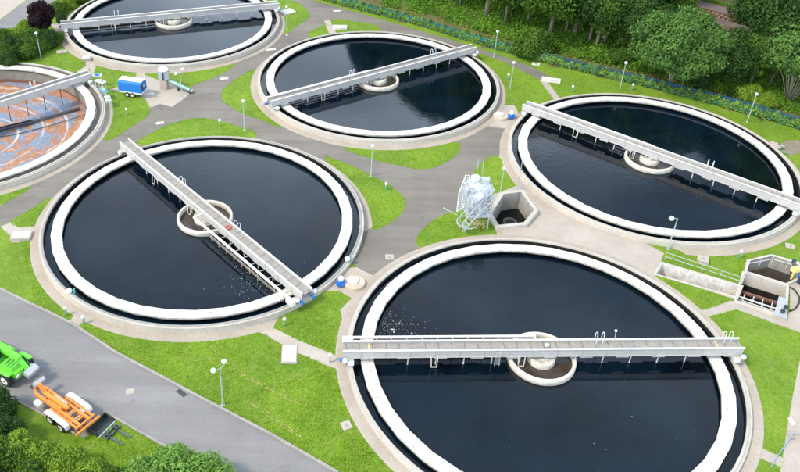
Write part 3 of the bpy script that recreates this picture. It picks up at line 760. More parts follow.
P1 = lamp_proto(4.0, 'single'); P2 = lamp_proto(4.1, 'double'); P3 = lamp_proto(4.0, 'arm')
LG = 'globe lamp posts on the lawns'
used = set()
def lamp(pr, px, py, label, rz=0, s=1.0):
    place(pr, pr in used, G(px, py), rz, label, LG, (1, 1, s)); used.add(pr)
lamp(P2, 223, 405, 'lamp post with two globes on the front lawn by the main road', .5)
lamp(P1, 371, 176, 'single globe lamp post on the lawn right of the front left tank', 0, .95)
lamp(P1, 41, 58, 'globe lamp post in front of the purple tree at the top left', 0, .9)
lamp(P1, 494, 57, 'globe lamp post beside the path at the fence, above the top middle tank', 0, .95)
lamp(P3, 668, 249, 'lamp post with a side arm at the foot of the right hand tank', 0, .95)
lamp(P1, 747, 122, 'globe lamp post by the fence at the upper right', 0, .95)
lamp(P1, 620, 88, 'globe lamp post by the fence behind the right hand tank', 0, .9)
lamp(P1, 244.5, 130, 'globe lamp post at the junction between three tanks', 0, .95)
lamp(P2, 182.5, 99, 'lamp post with two globes beside the white hopper', .4, .9)
lamp(P1, 287, 29, 'globe lamp post on the grass corner of the top left tank', 0, .85)
lamp(P1, 510, 88, 'globe lamp post on the lawn right of the top middle tank', 0, .9)
lamp(P1, 500, 194, 'globe lamp post at the back rim of the six sided shaft', 0, .8)
cp_ = G(517, 191); mb = MB().tube([(0, 0, 0), (0, 0, 4.0)], [.06, .035], 8); o = mb.build('bare_pole', 'galv', loc=cp_); tag(o, 'plain grey pole without a globe behind the six sided shaft', 'pole')

def bollard():
    t = thing('marker_post', (0, 0, 0), 0, '', 'post')
    MB().tube([(0, 0, 0), (0, 0, .75)], [.07, .06], 10).build('post', 'teal_paint', t)
    MB().lathe([(.1, .7), (.15, .74), (.15, .9), (.08, 1.0), (0, 1.02)], n=12).build('cap', 'white_paint', t, True)
    MB().box((.1, 0, .45), (.12, .08, .18)).build('tag_plate', 'galv', t)
    return t
bo = bollard(); bl = [(66, 315, 'on the narrow grass left of the short concrete path'), (84, 324, 'at the short concrete path by the main road'), (386, 190, 'on the grass island right of the front left tank'), (220, 126, 'on the grass strip behind the front left tank'),
    (284.5, 326, 'at the top of the path between the front tanks'), (127, 115, 'on the grass below the blue trailer'), (739, 258, 'at the foot of the right hand tank near the basin'), (572, 92, 'on the lawn behind the left end of the right hand tank'), (632, 90, 'on the fence lawn behind the right hand tank'),
    (34, 57, 'on the grass beside the lamp by the purple tree'), (508, 80, 'beside the lamp right of the top middle tank'), (330, 362, 'on the path left of the front right tank'), (287, 40, 'behind the top middle tank by the road')]
for i, (x, y, w) in enumerate(bl): place(bo, i > 0, G(x, y), i, 'marker post ' + w, 'short marker posts on the lawns')
pl = thing('leaning_stake', G(41, 58), .3, 'dark stake leaning on the lamp post by the purple tree', 'stake'); MB().tube([(-1.3, .4, .6), (.3, 0, 0)], .06, 8).build('shaft', 'dark_steel', pl)

# rim sensors: white balls on brackets
def sensor(px, py, label):
    g = flat(px, py, RZ + .15); t = thing('rim_sensor', (g.x, g.y, RZ - .02), 0, label, 'sensor', 'white sensors on tank rims')
    MB().sphere((0, 0, .25), .26).build('ball', 'white_paint', t, True); MB().tube([(0, 0, 0), (0, 0, .2)], .05).build('bracket', 'galv', t)
    MB().box((.4, .05, .15), (.14, .3, .5)).build('cable_box', 'teal_paint', t)
sensor(69.5, 291.5, 'white ball sensor on the lower left rim of the front left tank')
sensor(347.5, 259.5, 'white ball sensor on the right rim of the front left tank')

# manholes and slabs
def slab(px, py, w, d, h, label, rz=0, mat='path_concrete', spot=True, name='manhole_slab'):
    g = G(px, py); t = thing(name, (g.x, g.y, g.z - .01), rz, label, 'manhole cover', 'concrete manhole slabs')
    MB().box((0, 0, h / 2), (w, d, h)).build('slab', mat, t, bevel=.02)
    if spot: MB().lathe([(0, h + .02), (w * .18, h + .02), (w * .2, h)], n=16).build('cover', 'rim_grey', t)
slab(62, 52, 1.5, 1.0, .12, 'pale slab in the grass below the top left tank', .3)
slab(130, 391.5, .7, .6, .03, 'round whitish manhole in the main road', .2, 'path_concrete', False)
slab(389.5, 257.3, .9, .9, .04, 'square manhole slab in the asphalt above the front right tank')
slab(346.5, 425.5, .8, .8, .08, 'small slab in the grass left of the front right tank', .4)
slab(702.5, 262, 1.0, 1.0, .45, 'raised block in the grass behind the long channel', -.3)
slab(790, 246.5, .9, .8, .12, 'slab in the grass below the right hand tank', -.4)
slab(224, 78.5, 1.2, .7, .03, 'pale cover in the asphalt by the top left tank', .3, 'launder_white', False)
slab(271, 49.5, 1.4, .7, .03, 'pale cover in the asphalt between the two top tanks', .3, 'launder_white', False)
slab(337, 11, 1.2, .6, .03, 'pale cover in the fence path at the top', .1, 'launder_white', False)
slab(287.5, 12.5, 2.2, 1.8, .25, 'whitish slab on the grass corner of the top left tank', .6, 'launder_white', False)
slab(536, 64.5, 1.1, .8, .1, 'small slab on the grass by the fence', -.4, 'launder_white')
slab(160, 123, 1.0, .6, .03, 'pale cover in the asphalt right of the drained tank', .3, 'launder_white', False)
slab(551, 80.5, 2.6, 1.4, .15, 'broad light slab at the end of the fence path', -.3, 'launder_white', False)
slab(340, 28.5, 2.2, 1.2, .35, 'white box slab on the grass wedge above the top middle tank', 0, 'launder_white', False)
slab(126, 55 + 0, .8, .5, .3, 'small block by the far rim', 0) if 0 else None
def hatch(px, py, w, d, h, rz, label):
    g = G(px, py); t = thing('access_hatch', (g.x, g.y, g.z - .01), rz, label, 'hatch', 'white access hatches')
    MB().box((0, 0, h / 2), (w, d, h)).build('frame', 'path_concrete', t, bevel=.03)
    MB().box((0, .03, h + .03), (w * .86, d * .86, .06)).build('lid', 'white_paint', t, bevel=.02)
    MB().tube([(-.08, 0, h + .09), (.08, 0, h + .09)], .025).build('handle', 'dark_steel', t)
hatch(289.5, 355, 1.35, 2.1, .15, .02, 'white square hatch beside the path between the front tanks')
hatch(22, 237, 2.0, 1.35, .3, .08, 'white box hatch left of the front left tank')
hatch(87, 60, 1.2, 1.2, .5, .2, 'white box step between the drained tank and the top left tank')

g = G(184, 391); dr = thing('gutter_drain', (g.x, g.y, g.z + .005), R(-38), 'dark drain grate in the kerb gutter of the main road', 'drain')
MB().box((0, -.25, .01), (.9, .4, .03)).build('grate', 'dark_steel', dr); MB().box((0, -.02, .02), (1.0, .06, .05)).build('frame', 'kerb_concrete', dr)
# round shaft with lid and blue valve
def meter(px, py, side, label):
    g = G(px, py); t = thing('round_shaft', (g.x, g.y, g.z - .01), 0, label, 'shaft', 'round meter shafts between tanks')
    MB().lathe([(1.0, 0), (1.0, .32), (.95, .38), (0, .38)], n=32).build('ring', 'shaft_concrete', t)
    MB().box((-.15, .1, .47), (1.0, .8, .14), rz=-.35).build('lid', 'white_paint', t, bevel=.03)
    v = thing('valve_actuator', (g.x + side * 1.3, g.y - .2, g.z - .01), .3, label.replace('round beige shaft with white lid', 'blue valve drive with white cap beside the shaft'), 'valve', 'blue valve drives beside shafts')
    MB().box((0, 0, .35), (.85, .7, .55)).build('body', 'blue_motor', v, bevel=.12)
    MB().tube([(0, 0, 0), (0, 0, .3)], .12).build('stem', 'galv', v)
    MB().sphere((0, 0, .85), .33, sc=(.8, .8, 1)).build('cap', 'white_paint', v, True)
meter(354.5, 284.5, -1, 'round beige shaft with white lid between the two front tanks')
meter(500.5, 117.5, 1, 'round beige shaft with white lid between the two upper tanks')

# ------------------------------------------------------------------ railings, chamber fittings
def railing(pts, label, h=1.05, mat='galv', step=1.6):
    o = pts[0]; t = thing('railing', o, 0, label, 'railing')
    L = [Vector(p) - Vector(o) for p in pts]
    for z in (h, h * .55): MB().tube([p + Vector((0, 0, z)) for p in L], .028, 6).build('rail', mat, t)
    for a, b in zip(L, L[1:]):
        n = max(1, round((b - a).length / step))
        for i in range(n + (1 if b is L[-1] else 0)):
            p = a.lerp(b, i / n); MB().tube([p, p + Vector((0, 0, h))], .025, 6).build('post', mat, t)
def off(p, z): return Vector((p.x, p.y, p.z + z))
railing([G(664, 261), G(738, 285.5)], 'steel railing behind the long pale channel')
railing([G(741, 285.5), G(747, 268), G(771, 263.5), G(801, 272.5)], 'steel railing bending round the grey basin', mat='steel_top')
def at_local(px, py, h): return G(px, py, h)
bm_ = thing('beam_rack', G(759, 296), 0, 'rust red beam and white rails across the dark chamber opening', 'beam')
c0 = Vector(bm_.location)
a, b = flat(739.5, 291.5, -.6) - c0, flat(778, 303.5, -.6) - c0; MB().beam(a, b, .25, .25).build('red_beam', 'rust', bm_)
a, b = flat(737.5, 296, .1) - c0, flat(777, 309, .1) - c0; MB().beam(a, b, .12, .1).build('white_rail', 'steel_top', bm_)
a, b = flat(737, 299, -.3) - c0, flat(776, 312, -.3) - c0; MB().beam(a, b, .1, .1).build('lower_rail', 'steel_top', bm_)
mb = MB()
for i in range(4):
    t_ = (i + .6) / 4.2; p1 = flat(739.5, 292, -.55).lerp(flat(778, 304, -.55), t_) - c0; p2 = flat(737, 299.5, -.25).lerp(flat(776, 312.5, -.25), t_) - c0; mb.beam(p1, p2, .07, .07)
mb.build('cross_bars', 'steel_top', bm_)
sl = thing('chamber_side_slab', G(784, 306), 0, 'light steel platform with valves at the right end of the chamber', 'platform')
c0 = Vector(sl.location)
MB().add([flat(779, 296, .4) - c0, flat(787.5, 299, .4) - c0, flat(786.5, 319, .4) - c0, flat(774, 314.5, .4) - c0] + [flat(779, 296, .3) - c0, flat(787.5, 299, .3) - c0, flat(786.5, 319, .3) - c0, flat(774, 314.5, .3) - c0], [(0, 1, 2, 3), (4, 5, 6, 7), (0, 1, 5, 4), (1, 2, 6, 5), (2, 3, 7, 6), (3, 0, 4, 7)]).build('deck', 'galv', sl)
for q in ((783, 311), (786, 307)): MB().box(flat(q[0], q[1], .6) - c0, (.3, .3, .35)).build('valve', 'dark_steel', sl, bevel=.03)
yl = thing('yellow_cone_lamp', G(791, 279), .4, 'pale yellow box on a stand beside the grey basin', 'box')
MB().box((0, 0, 1.2), (.7, .6, .5)).build('box', 'yellow_paint', yl, bevel=.08); MB().tube([(0, 0, 0), (0, 0, 1.0)], .1).build('stand', 'yellow_paint', yl)
dk = thing('dark_pump', G(790.5, 272), 1.1, 'black pump pipe standing at the basin edge', 'pump')
MB().tube([(-.7, 0, .25), (.2, 0, .95), (.5, 0, 1.05)], .13).build('pipe', 'dark_steel', dk); MB().box((.55, 0, .95), (.35, .35, .4)).build('motor', 'blue_dark', dk, bevel=.05)
mb = MB(); hp = [G(788, 286, .06), G(795, 290, .08), G(799.5, 297, .07), G(799, 303, .08), G(795, 309, .06), G(790, 311, .07)]
mb.tube(smooth_pts := hp, .07, 8); o = mb.build('black_hose', 'black_rubber'); tag(o, 'curved black hose lying right of the sunken chamber', 'hose')
bx = thing('blue_box', G(803, 284), .3, 'dark blue box at the right edge beside the basin', 'box'); MB().box((0, 0, .4), (.9, .8, .8)).build('body', 'blue_dark', bx, bevel=.04); MB().box((0, 0, .83), (1, .9, .06)).build('lid', 'blue_tarp', bx)
mb = MB(); mb.tube([G(771, 467, .06), G(776, 458, .08), G(784, 447, .08), G(793, 434, .1), G(797, 433.5, .1), G(812, 436, .1)], .04, 8); tag(mb.build('blue_hose', 'blue_hose'), 'blue grey hose bending across the short path in the lower right corner', 'hose')
for i, (x, y) in enumerate(((791.5, 422), (790, 436))):
    g = G(x, y); t = thing('road_block', (g.x, g.y, g.z), .1, ('white' if i == 0 else 'beige') + ' kerb block at the edge of the concrete road', 'block'); MB().box((0, 0, .08), (.3, .7, .16)).build('block', 'white_paint' if i == 0 else 'kerb_concrete', t, bevel=.03)
rb = thing('rubble_pile', G(777, 149), 0, 'little heap of concrete lumps and teal planks by the fence on the right', 'rubble')
for i in range(9):
    MB().sphere((rnd.uniform(-.7, .7), rnd.uniform(-1, 1.2), .2), rnd.uniform(.2, .42), 7, 5, (1.2, 1, .7)).build('lump', 'path_concrete', rb)
for i in range(2): MB().beam((-2.0, 1.1 - i * 1.6, .12), (.6, -.2 - i * 1.2, .4), .16, .08).build('plank', 'teal_paint', rb)
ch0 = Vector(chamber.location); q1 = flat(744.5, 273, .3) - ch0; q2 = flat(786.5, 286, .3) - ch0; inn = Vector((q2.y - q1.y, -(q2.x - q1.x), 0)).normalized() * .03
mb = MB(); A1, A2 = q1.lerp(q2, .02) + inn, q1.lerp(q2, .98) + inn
mb.add([(A1.x, A1.y, -1.05), (A2.x, A2.y, -1.05), (A2.x, A2.y, -2.6), (A1.x, A1.y, -2.6)], [(0, 1, 2, 3)]); mb.build('opening_shade_sheet', 'algae_and_shade', chamber)  # flat near-black sheet before the far wall, painting in the opening's shade
# dark round thing in the hexagonal shaft
MB().lathe([(.75, -1.7), (.75, -1.1), (.62, -1.0), (.5, -1.1), (.5, -1.7)], n=24).build('drain_pipe', 'tank_inner', hexpit)

# ------------------------------------------------------------------ foil wrapped sampling platform
g = G(466, 226); wp = thing('wrapped_platform', (g.x + .7, g.y - .75, g.z), .1, 'light metal platform with stairs wrapped in silvery sheeting beside the six sided shaft', 'platform'); wp.scale = (.98, 1.0, 1.48)
legs = [(-1.0, -.2), (1.35, -.2), (-.9, 2.2), (1.5, 2.2)]
for x, y in legs: MB().tube([(x, y, 0), (x, y, 2.9)], .06, 8).build('leg', 'galv', wp)
MB().box((.25, 1.0, 1.25), (2.5, 2.5, .1)).build('deck', 'galv', wp)
mb = MB(); body = [(-1.1, -.15), (.4, -.35), (1.5, .2), (1.7, 2.2), (.5, 2.7), (-1.0, 2.1)]
n_b = len(body); vs = []
for z, s in ((1.35, .7), (2.1, .92), (2.9, 1.0), (3.4, .9)): vs += [((x - .3) * s + .3 + rnd.uniform(-.1, .1), (y - 1) * s + 1 + rnd.uniform(-.1, .1), z + rnd.uniform(-.12, .12)) for x, y in body]
fs = [tuple(range(n_b)), tuple(range(3 * n_b, 4 * n_b))] + [(j * n_b + i, j * n_b + (i + 1) % n_b, (j + 1) * n_b + (i + 1) % n_b, (j + 1) * n_b + i) for j in range(3) for i in range(n_b)]
mb.add(vs, fs).build('wrapping', 'sheeting', wp)
for x in (-1.0, .3, 1.5):
    for y in (-.1, 1.1, 2.2): MB().tube([(x, y, 1.2), (x, y, 3.5)], .035, 6).build('scaffold_pole', 'galv', wp)
for z in (1.9, 2.6, 3.4):
    for y in (-.1, 2.2): MB().tube([(-1.1, y, z), (1.6, y, z)], .03, 6).build('ledger', 'galv', wp)
    for x in (-1.0, 1.5): MB().tube([(x, -.2, z), (x, 2.3, z)], .03, 6).build('ledger', 'galv', wp)
MB().tube([(-1.0, -.12, 1.3), (1.5, -.12, 3.4)], .03, 6).build('brace', 'galv', wp)
MB().box((.25, 1.0, 2.2), (1.7, 1.7, 1.5)).build('cabinet', 'galv', wp, bevel=.06)
MB().box((-.1, 1.6, 3.62), (.75, .6, .45), rz=.4).build('top_box', 'white_paint', wp, bevel=.05); MB().box((.95, 1.3, 3.55), (.8, .6, .4), rz=-.3).build('top_box', 'galv', wp, bevel=.05)
for x in (.2, .75): MB().tube([(x, 2.2, 3.3), (x, 2.3, 4.8)], .035, 6).build('antenna', 'galv', wp)
fr = [(-1.75, 1.0, 1.2), (-1.75, 1.1, 2.7), (-1.2, 1.4, 4.0), (-.75, 1.5, 3.9), (-.95, 1.2, 1.5)]
MB().tube(fr + [fr[0]], .06, 6).build('cage_frame', 'white_paint', wp)
mb = MB()
for i in range(9):
    t_ = i / 8; a_2 = Vector(fr[0]).lerp(Vector(fr[1]), t_); b_3 = Vector(fr[4]).lerp(Vector(fr[3]), t_); mb.tube([a_2, b_3], .022, 5)
for i in range(5):
    t_ = i / 4; mb.tube([Vector(fr[0]).lerp(Vector(fr[4]), t_), Vector(fr[1]).lerp(Vector(fr[2]), t_)], .022, 5)
mb.build('cage_mesh', 'foil', wp)
mb = MB()
for s in (0, .75): mb.beam((-1.5 + s * .3, .0 - s, .1 + .35), (1.3 + s * .3, .4 - s, 2.8), .07, .1)
for i in range(9):
    t_ = (i + .5) / 9; mb.beam((-1.5 + 2.8 * t_, .4 * t_, .45 + 2.35 * t_), (-1.27 + 2.8 * t_, -.75 + .4 * t_, .45 + 2.35 * t_), .2, .03)
mb.build('stair', 'galv', wp)
mb = MB()
for s in (0, .75): mb.tube([(-1.6 + s * .3, -s, 1.3), (1.2 + s * .3, .4 - s, 3.7)], .03, 6); mb.tube([(-1.6 + s * .3, -s, .3), (-1.6 + s * .3, -s, 1.3)], .03, 6)
mb.build('handrail', 'galv', wp)
MB().lathe([(1.15, .55), (1.15, .62), (1.05, .62), (1.05, .55)], (-.7, .3, 0), 20, True).build('hoop', 'galv', wp)
mb = MB().tube([(-1.9, .4, 1.2), (-3.1, .9, 1.5)], .03, 6); mb.sphere((-3.15, .92, 1.52), .1); mb.build('side_arm', 'galv', wp)
g = G(482, 222)
mb = MB()
for i in range(220):
    x, y, z = rnd.gauss(0, .35), rnd.gauss(0, .3), rnd.uniform(.05, .6); s = .06; a0 = rnd.random() * 6
    mb.add([(x + s * math.cos(a0 + q * 1.57), y + s * math.sin(a0 + q * 1.57), z + rnd.uniform(-.03, .03)) for q in range(4)], [(0, 1, 2, 3)])
o = mb.build('yellow_flowers', 'yellow_paint', loc=G(478, 226)); tag(o, 'yellow flowering weeds under the wrapped platform', 'flowers', kind='stuff')

mb = MB()
for px in ([(231, 369), (262, 386), (300, 404)], [(243, 398), (270, 415), (301, 437)]):
    pts = [G(*q) for q in px]
    for a, b in zip(pts, pts[1:]):
        for _ in range(60):
            p = a.lerp(b, rnd.random()); x, y = p.x + rnd.gauss(0, .12), p.y + rnd.gauss(0, .12); q = rnd.uniform(.03, .09); a0 = rnd.random() * 6
            mb.add([(x + q * math.cos(a0 + i * 2.09), y + q * math.sin(a0 + i * 2.09), H(x, y) + .03 + rnd.random() * .02) for i in range(3)], [(0, 1, 2)])
tag(mb.build('dry_trail', 'leaf_straw'), 'two faint straw coloured dry lines crossing the front lawn', 'dry grass', kind='stuff')
# ------------------------------------------------------------------ hopper, trailers, machines
g = G(165, 88); hp = thing('sludge_hopper', (g.x, g.y, g.z), -.15, 'tall white hopper on a concrete foot with a green conveyor', 'hopper'); hp.scale = (.78, .78, .9)
MB().box((0, 0, .75), (1.2, 1.3, 1.5)).build('foot', 'path_concrete', hp, bevel=.03)
MB().prism([(-.8, -.6), (.2, -.75), (.9, -.2), (.8, .7), (-.5, .8)], 1.5, 3.0).build('body', 'galv', hp, bevel=.03)
MB().lathe([(.95, 3.0), (.9, 3.1), (.55, 3.4), (0, 3.5)], n=8).build('hood', 'white_paint', hp)
MB().box((.15, -.72, 2.2), (.28, .1, 1.3)).build('slot', 'dark_steel', hp)
mb = MB().beam((.9, -.1, 1.3), (5.2, -1.0, .35), .7, .12); cv = mb.build('conveyor', 'green_conveyor', hp)
mb = MB().beam((.9, -.5, 1.4), (5.2, -1.4, .45), .05, .12); mb.beam((.9, .3, 1.4), (5.2, -.6, .45), .05, .12); mb.build('conveyor_side', 'teal_paint', cv)
MB().beam((.9, -.1, 1.15), (4.6, -.9, .3), .6, .12).build('belt_underside', 'dark_steel', cv)
for x in (2.6, 4.8): MB().box((x, -.1 - (x - .9) * .21, .3), (.1, .8, .6)).build('conveyor_leg', 'dark_steel', hp)

def wheel(t, p, r, w, axis='y', tyre='black_rubber', rimm='white_paint'):
    p = Vector(p); d = Vector((0, w / 2, 0))
    o = thing_part = MB().tube([p - d, p - d * .8, p + d * .8, p + d], [r * .9, r, r, r * .9], 22).build('wheel', tyre, t)
    MB().tube([p - d * 1.05, p + d * 1.05], r * .56, 16).build('rim', rimm, o)
    MB().tube([p - d * 1.12, p + d * 1.12], r * .16, 10).build('hub', 'dark_steel', o)

a, b = G(123, 96), G(146, 99.5); u = (b - a); rz_ = math.atan2(u.y, u.x)
m_c = G(133.5, 94.5); bt = thing('tarpaulin_trailer', (m_c.x, m_c.y, 0.06), rz_, 'small box trailer with blue tarpaulin and white roof beside the drained tank', 'trailer')
MB().box((0, 0, .62), (3.2, 1.7, .22)).build('chassis', 'white_paint', bt, bevel=.03)
mb = MB(); pr_ = [(-.86, .73), (-.86, 1.95), (-.5, 2.15), (.5, 2.15), (.86, 1.95), (.86, .73)]
vs = [(x, y, z) for x in (-1.6, 1.6) for y, z in pr_]; mb.add(vs, [tuple(range(5, -1, -1)), tuple(range(6, 12))] + [(i, (i + 1) % 6, 6 + (i + 1) % 6, 6 + i) for i in range(6)])
MB.build(mb, 'tarpaulin', 'blue_tarp', bt)
MB().box((0, 0, 2.17), (3.22, 1.1, .03)).build('roof_panel', 'white_paint', bt)
MB().beam((0, -.53, 2.158), (0, -.865, 1.965), 3.2, .02).build('roof_slope', 'white_paint', bt) if 0 else None
MB().box((1.62, 0, 1.35), (.03, 1.1, .8)).build('end_shade_panel', 'blue_dark', bt); MB().box((1.64, .1, 1.5), (.02, .5, .4)).build('window', 'galv', bt)  # darker blue panel paints the shade of the end turned from the sun
for x in (-.4, .35):
    for y in (-.88, .88): wheel(bt, (x, y, .32), .32, .2)
for s in (-.35, .35): MB().beam((1.5, s * 1.6, .55), (3.0, 0, .5), .08, .1).build('drawbar', 'galv', bt)
MB().tube([(2.8, 0, .1), (2.8, 0, .6)], .04).build('jockey_wheel', 'galv', bt)

# orange hook-lift trailer
a, b = G(33, 386, .9), G(88, 425, .9); u = b - a; Lt = u.length; rz_ = math.atan2(u.y, u.x); Lt *= .95
m_c = a.lerp(b, .5)
ot = thing('hook_trailer', (m_c.x, m_c.y, 0), rz_, 'orange tandem axle container trailer parked at the road edge behind the green machine', 'trailer')
hl = Lt / 2
MB().box((hl * .28, 0, .86), (hl * .7, 1.3, .05)).build('deck_plate', 'orange_paint', ot)
for y in (-.42, .42): MB().beam((-hl * .75, y, .95), (hl * .97, y, .95), .2, .26).build('main_rail', 'orange_paint', ot)
MB().beam((-hl * .75, -.42, .95), (-hl, 0, .85), .16, .2).build('drawbar', 'orange_paint', ot)
MB().beam((-hl * .75, .42, .95), (-hl, 0, .85), .16, .2).build('drawbar', 'orange_paint', ot)
MB().box((-hl - .15, 0, .8), (.4, .25, .2)).build('tow_eye', 'dark_steel', ot)
MB().box((-hl + .25, .35, 1.35), (.35, 1.05, .3), ry=.5).build('tool_box', 'galv', ot, bevel=.04)
for x in (-hl * .45, -.3, .6, 1.5, 2.3): MB().box((x, 0, .93), (.14, 1.0, .14)).build('cross_member', 'orange_paint', ot)
mb = MB().beam((-hl * .6, 0, 1.15), (hl * .35, 0, 1.25), .34, .24); mb.build('lift_arm', 'orange_paint', ot, bevel=.03)
MB().beam((-hl * .6, 0, 1.1), (-hl * .72, 0, 1.9), .26, .22).build('hook_post', 'orange_paint', ot)
MB().tube([(-hl * .3, -.28, 1.05), (hl * .2, -.28, 1.2)], .09).build('cylinder', 'orange_paint', ot); MB().tube([(-hl * .3, .28, 1.05), (hl * .2, .28, 1.2)], .09).build('cylinder', 'galv', ot)
for y in (-.75, .75): MB().beam((-.2, y, 1.0), (hl * .93, y, 1.0), .13, .18).build('outer_rail', 'orange_paint', ot)
for x in (.5, 1.3, 2.1): MB().tube([(x, -.75, .98), (x, .75, .98)], .05, 6).build('roller', 'galv', ot)
MB().box((hl + .12, 0, .78), (.15, 2.3, .18)).build('rear_bumper', 'orange_paint', ot)
MB().box((hl - .15, 0, 1.05), (.12, 1.8, .12)).build('rear_bar', 'orange_paint', ot)
for y in (-1.08, 1.08):
    mb = MB(); prf = [(-1.2, .75), (-1.1, 1.0), (-.7, 1.14), (1.0, 1.14), (1.4, 1.0), (1.5, .75)]
    vs = [(x + .75, y + q, z) for q in (-.22, .22) for x, z in prf]; vs += [(x + .75, y + q, z - .04) for q in (-.22, .22) for x, z in prf]
    n6 = 6; fs = [(i, i + 1, n6 + i + 1, n6 + i) for i in range(5)] + [(12 + i, 12 + i + 1, 18 + i + 1, 18 + i) for i in range(5)] + [(i, i + 1, 13 + i, 12 + i) for i in range(5)] + [(6 + i, 7 + i, 19 + i, 18 + i) for i in range(5)]
    mb.add(vs, fs).build('fender', 'white_paint', ot)
    for x in (.2, 1.45): wheel(ot, (x, y, .45), .45, .32)
for x in (.2, 1.45): MB().tube([(x, -1.0, .45), (x, 1.0, .45)], .07).build('axle', 'dark_steel', ot)
MB().box((-hl * .5, -.85, .8), (.65, .45, .35)).build('side_locker', 'white_paint', ot, bevel=.03)
for y in (-.85, .85): MB().box((hl + .02, y, .8), (.03, .3, .12)).build('tail_light', 'red_paint', ot)

mb = MB()
for k_ in range(3): mb.tube([(-hl * .9, -.1 + k_ * .09, 1.0), (-hl * .6, -.2 + k_ * .1, 1.12), (-hl * .35, -.12 + k_ * .12, 1.08), (-.2, -.2 + k_ * .2, 1.02)], .022, 6)
mb.build('hydraulic_hoses', 'black_rubber', ot)
for x in (-hl * .2, .1, .9, 1.7): MB().box((x, 0, 1.03), (.3, .34, .03)).build('slot_plate', 'dark_steel', ot)
MB().box((-hl * .62, -.42, .62), (.14, .14, .75)).build('support_leg', 'galv', ot)
MB().box((1.9, .58, .99), (.5, .18, .12)).build('lamp_bar', 'galv', ot)
# black loader bucket
a, b = G(90, 434), G(107, 417); u = (b - a); m_c = G(101, 426.5); bk = thing('loader_bucket', (m_c.x, m_c.y, m_c.z), math.atan2(u.y, u.x), 'black steel loader bucket lying on the grass behind the orange trailer', 'bucket'); bk.scale = (.9, .8, .9)
W = u.length * 1.05; prf = [(-.75, .05), (-.7, .35), (-.45, .62), (-.35, .58), (-.6, .32), (-.6, .08), (.75, .03), (.75, 0), (-.7, 0)]
mb = MB(); n9 = len(prf); vs = [(x, -y, z) for x in (-W / 2, W / 2) for y, z in prf]
mb.add(vs, [(i, (i + 1) % n9, n9 + (i + 1) % n9, n9 + i) for i in range(n9)]); mb.build('shell', 'dark_steel', bk)
for x in (-W / 2, W / 2): MB().prism([(0, 0), (1.35, 0), (.5, .0)], 0, .01) and MB().add([(x, .72, 0), (x, -.7, 0), (x, -.5, .3), (x, .3, .62), (x, .65, .4), (x + .03, .72, 0), (x + .03, -.7, 0), (x + .03, -.5, .3), (x + .03, .3, .62), (x + .03, .65, .4)], [(0, 1, 2, 3, 4), (9, 8, 7, 6, 5), (0, 5, 6, 1), (1, 6, 7, 2), (2, 7, 8, 3), (3, 8, 9, 4), (4, 9, 5, 0)]).build('side_plate', 'dark_steel', bk)
MB().box((0, -.74, .03), (W, .12, .05)).build('cutting_edge', 'galv', bk)
# pallet forks
a, b = G(107, 440), G(120, 427.5); u = (b - a); m_c = a.lerp(b, .5); fk = thing('pallet_forks', (m_c.x, m_c.y, m_c.z), math.atan2(u.y, u.x), 'dark green pallet fork frame with two tines lying on the grass', 'forks')
W = u.length; n_ = 0
for y, z in ((0, .12), (.34, .12)): MB().box((0, y, z), (W, .09, .12)).build('cross_bar', 'dark_green_steel', fk)
for x in (-W * .3, W * .28): MB().box((x, -.65, .1), (.15, 1.5, .07)).build('tine', 'dark_green_steel', fk); MB().box((x, .17, .16), (.22, .5, .22)).build('tine_carrier', 'dark_steel', fk)
for x in (-W / 2, W / 2): MB().box((x, .17, .14), (.08, .5, .16)).build('end_plate', 'dark_green_steel', fk)

# lime green telehandler
a, b = G(2, 376), G(30, 379); u = G(88, 425) - G(33, 386); rz_ = math.atan2(u.y, u.x) + .12
m_c = G(4, 380); tl = thing('telehandler', (m_c.x - .45, m_c.y + 1.25, 0), rz_, 'lime green telehandler with dark cab at the left edge of the main road', 'telehandler'); tl.scale = (1.1, 1.1, 1.1)
MB().box((.0, 0, .85), (4.6, 1.5, .5)).build('chassis', 'lime_paint', tl, bevel=.1)
mb = MB(); mb.add([(.9, -.95, .6), (2.3, -.8, .6), (2.3, .8, .6), (.9, .95, .6), (.7, -.95, 1.6), (2.0, -.75, 1.25), (2.0, .75, 1.25), (.7, .95, 1.6)], [(0, 1, 2, 3), (4, 5, 6, 7), (0, 1, 5, 4), (1, 2, 6, 5), (2, 3, 7, 6), (3, 0, 4, 7)]); mb.build('front_hood', 'lime_paint', tl, bevel=.18)
MB().box((-.5, -.55, 1.75), (1.5, .95, 1.5)).build('cab', 'lime_paint', tl, bevel=.1)
MB().box((-.5, -.55, 1.85), (1.54, .99, .85)).build('window', 'glass_dark', tl); MB().box((-.5, -.55, 2.53), (1.4, .9, .08)).build('cab_roof', 'lime_paint', tl, bevel=.03)
MB().box((-.6, .65, 1.35), (2.6, .6, .7)).build('engine_cover', 'lime_paint', tl, bevel=.15)
MB().beam((-2.4, .12, 2.2), (2.1, .12, 2.0), .38, .42).build('boom', 'lime_paint', tl, bevel=.04)
MB().beam((1.9, .12, 2.0), (2.75, .12, 1.2), .3, .3).build('boom_head', 'lime_paint', tl, bevel=.04)
MB().box((3.05, .1, 1.25), (.55, 1.05, .45), ry=.3).build('tool_carrier', 'galv', tl, bevel=.04)
MB().tube([(2.2, .1, .9), (2.9, .1, 1.0)], .09).build('tilt_cylinder', 'dark_steel', tl)
for x in (-1.6, 1.5):
    for y in (-1.0, 1.0): wheel(tl, (x, y, .58), .58, .45)
for x in (-1.6, 1.5):
    for y in (-1.0, 1.0): MB().box((x, y * 1.0, 1.24), (1.15, .42, .1)).build('mudguard', 'lime_paint', tl, bevel=.04)
for y in (-.6, .7): MB().box((2.32, y, .95), (.08, .25, .16)).build('headlight', 'white_paint', tl)
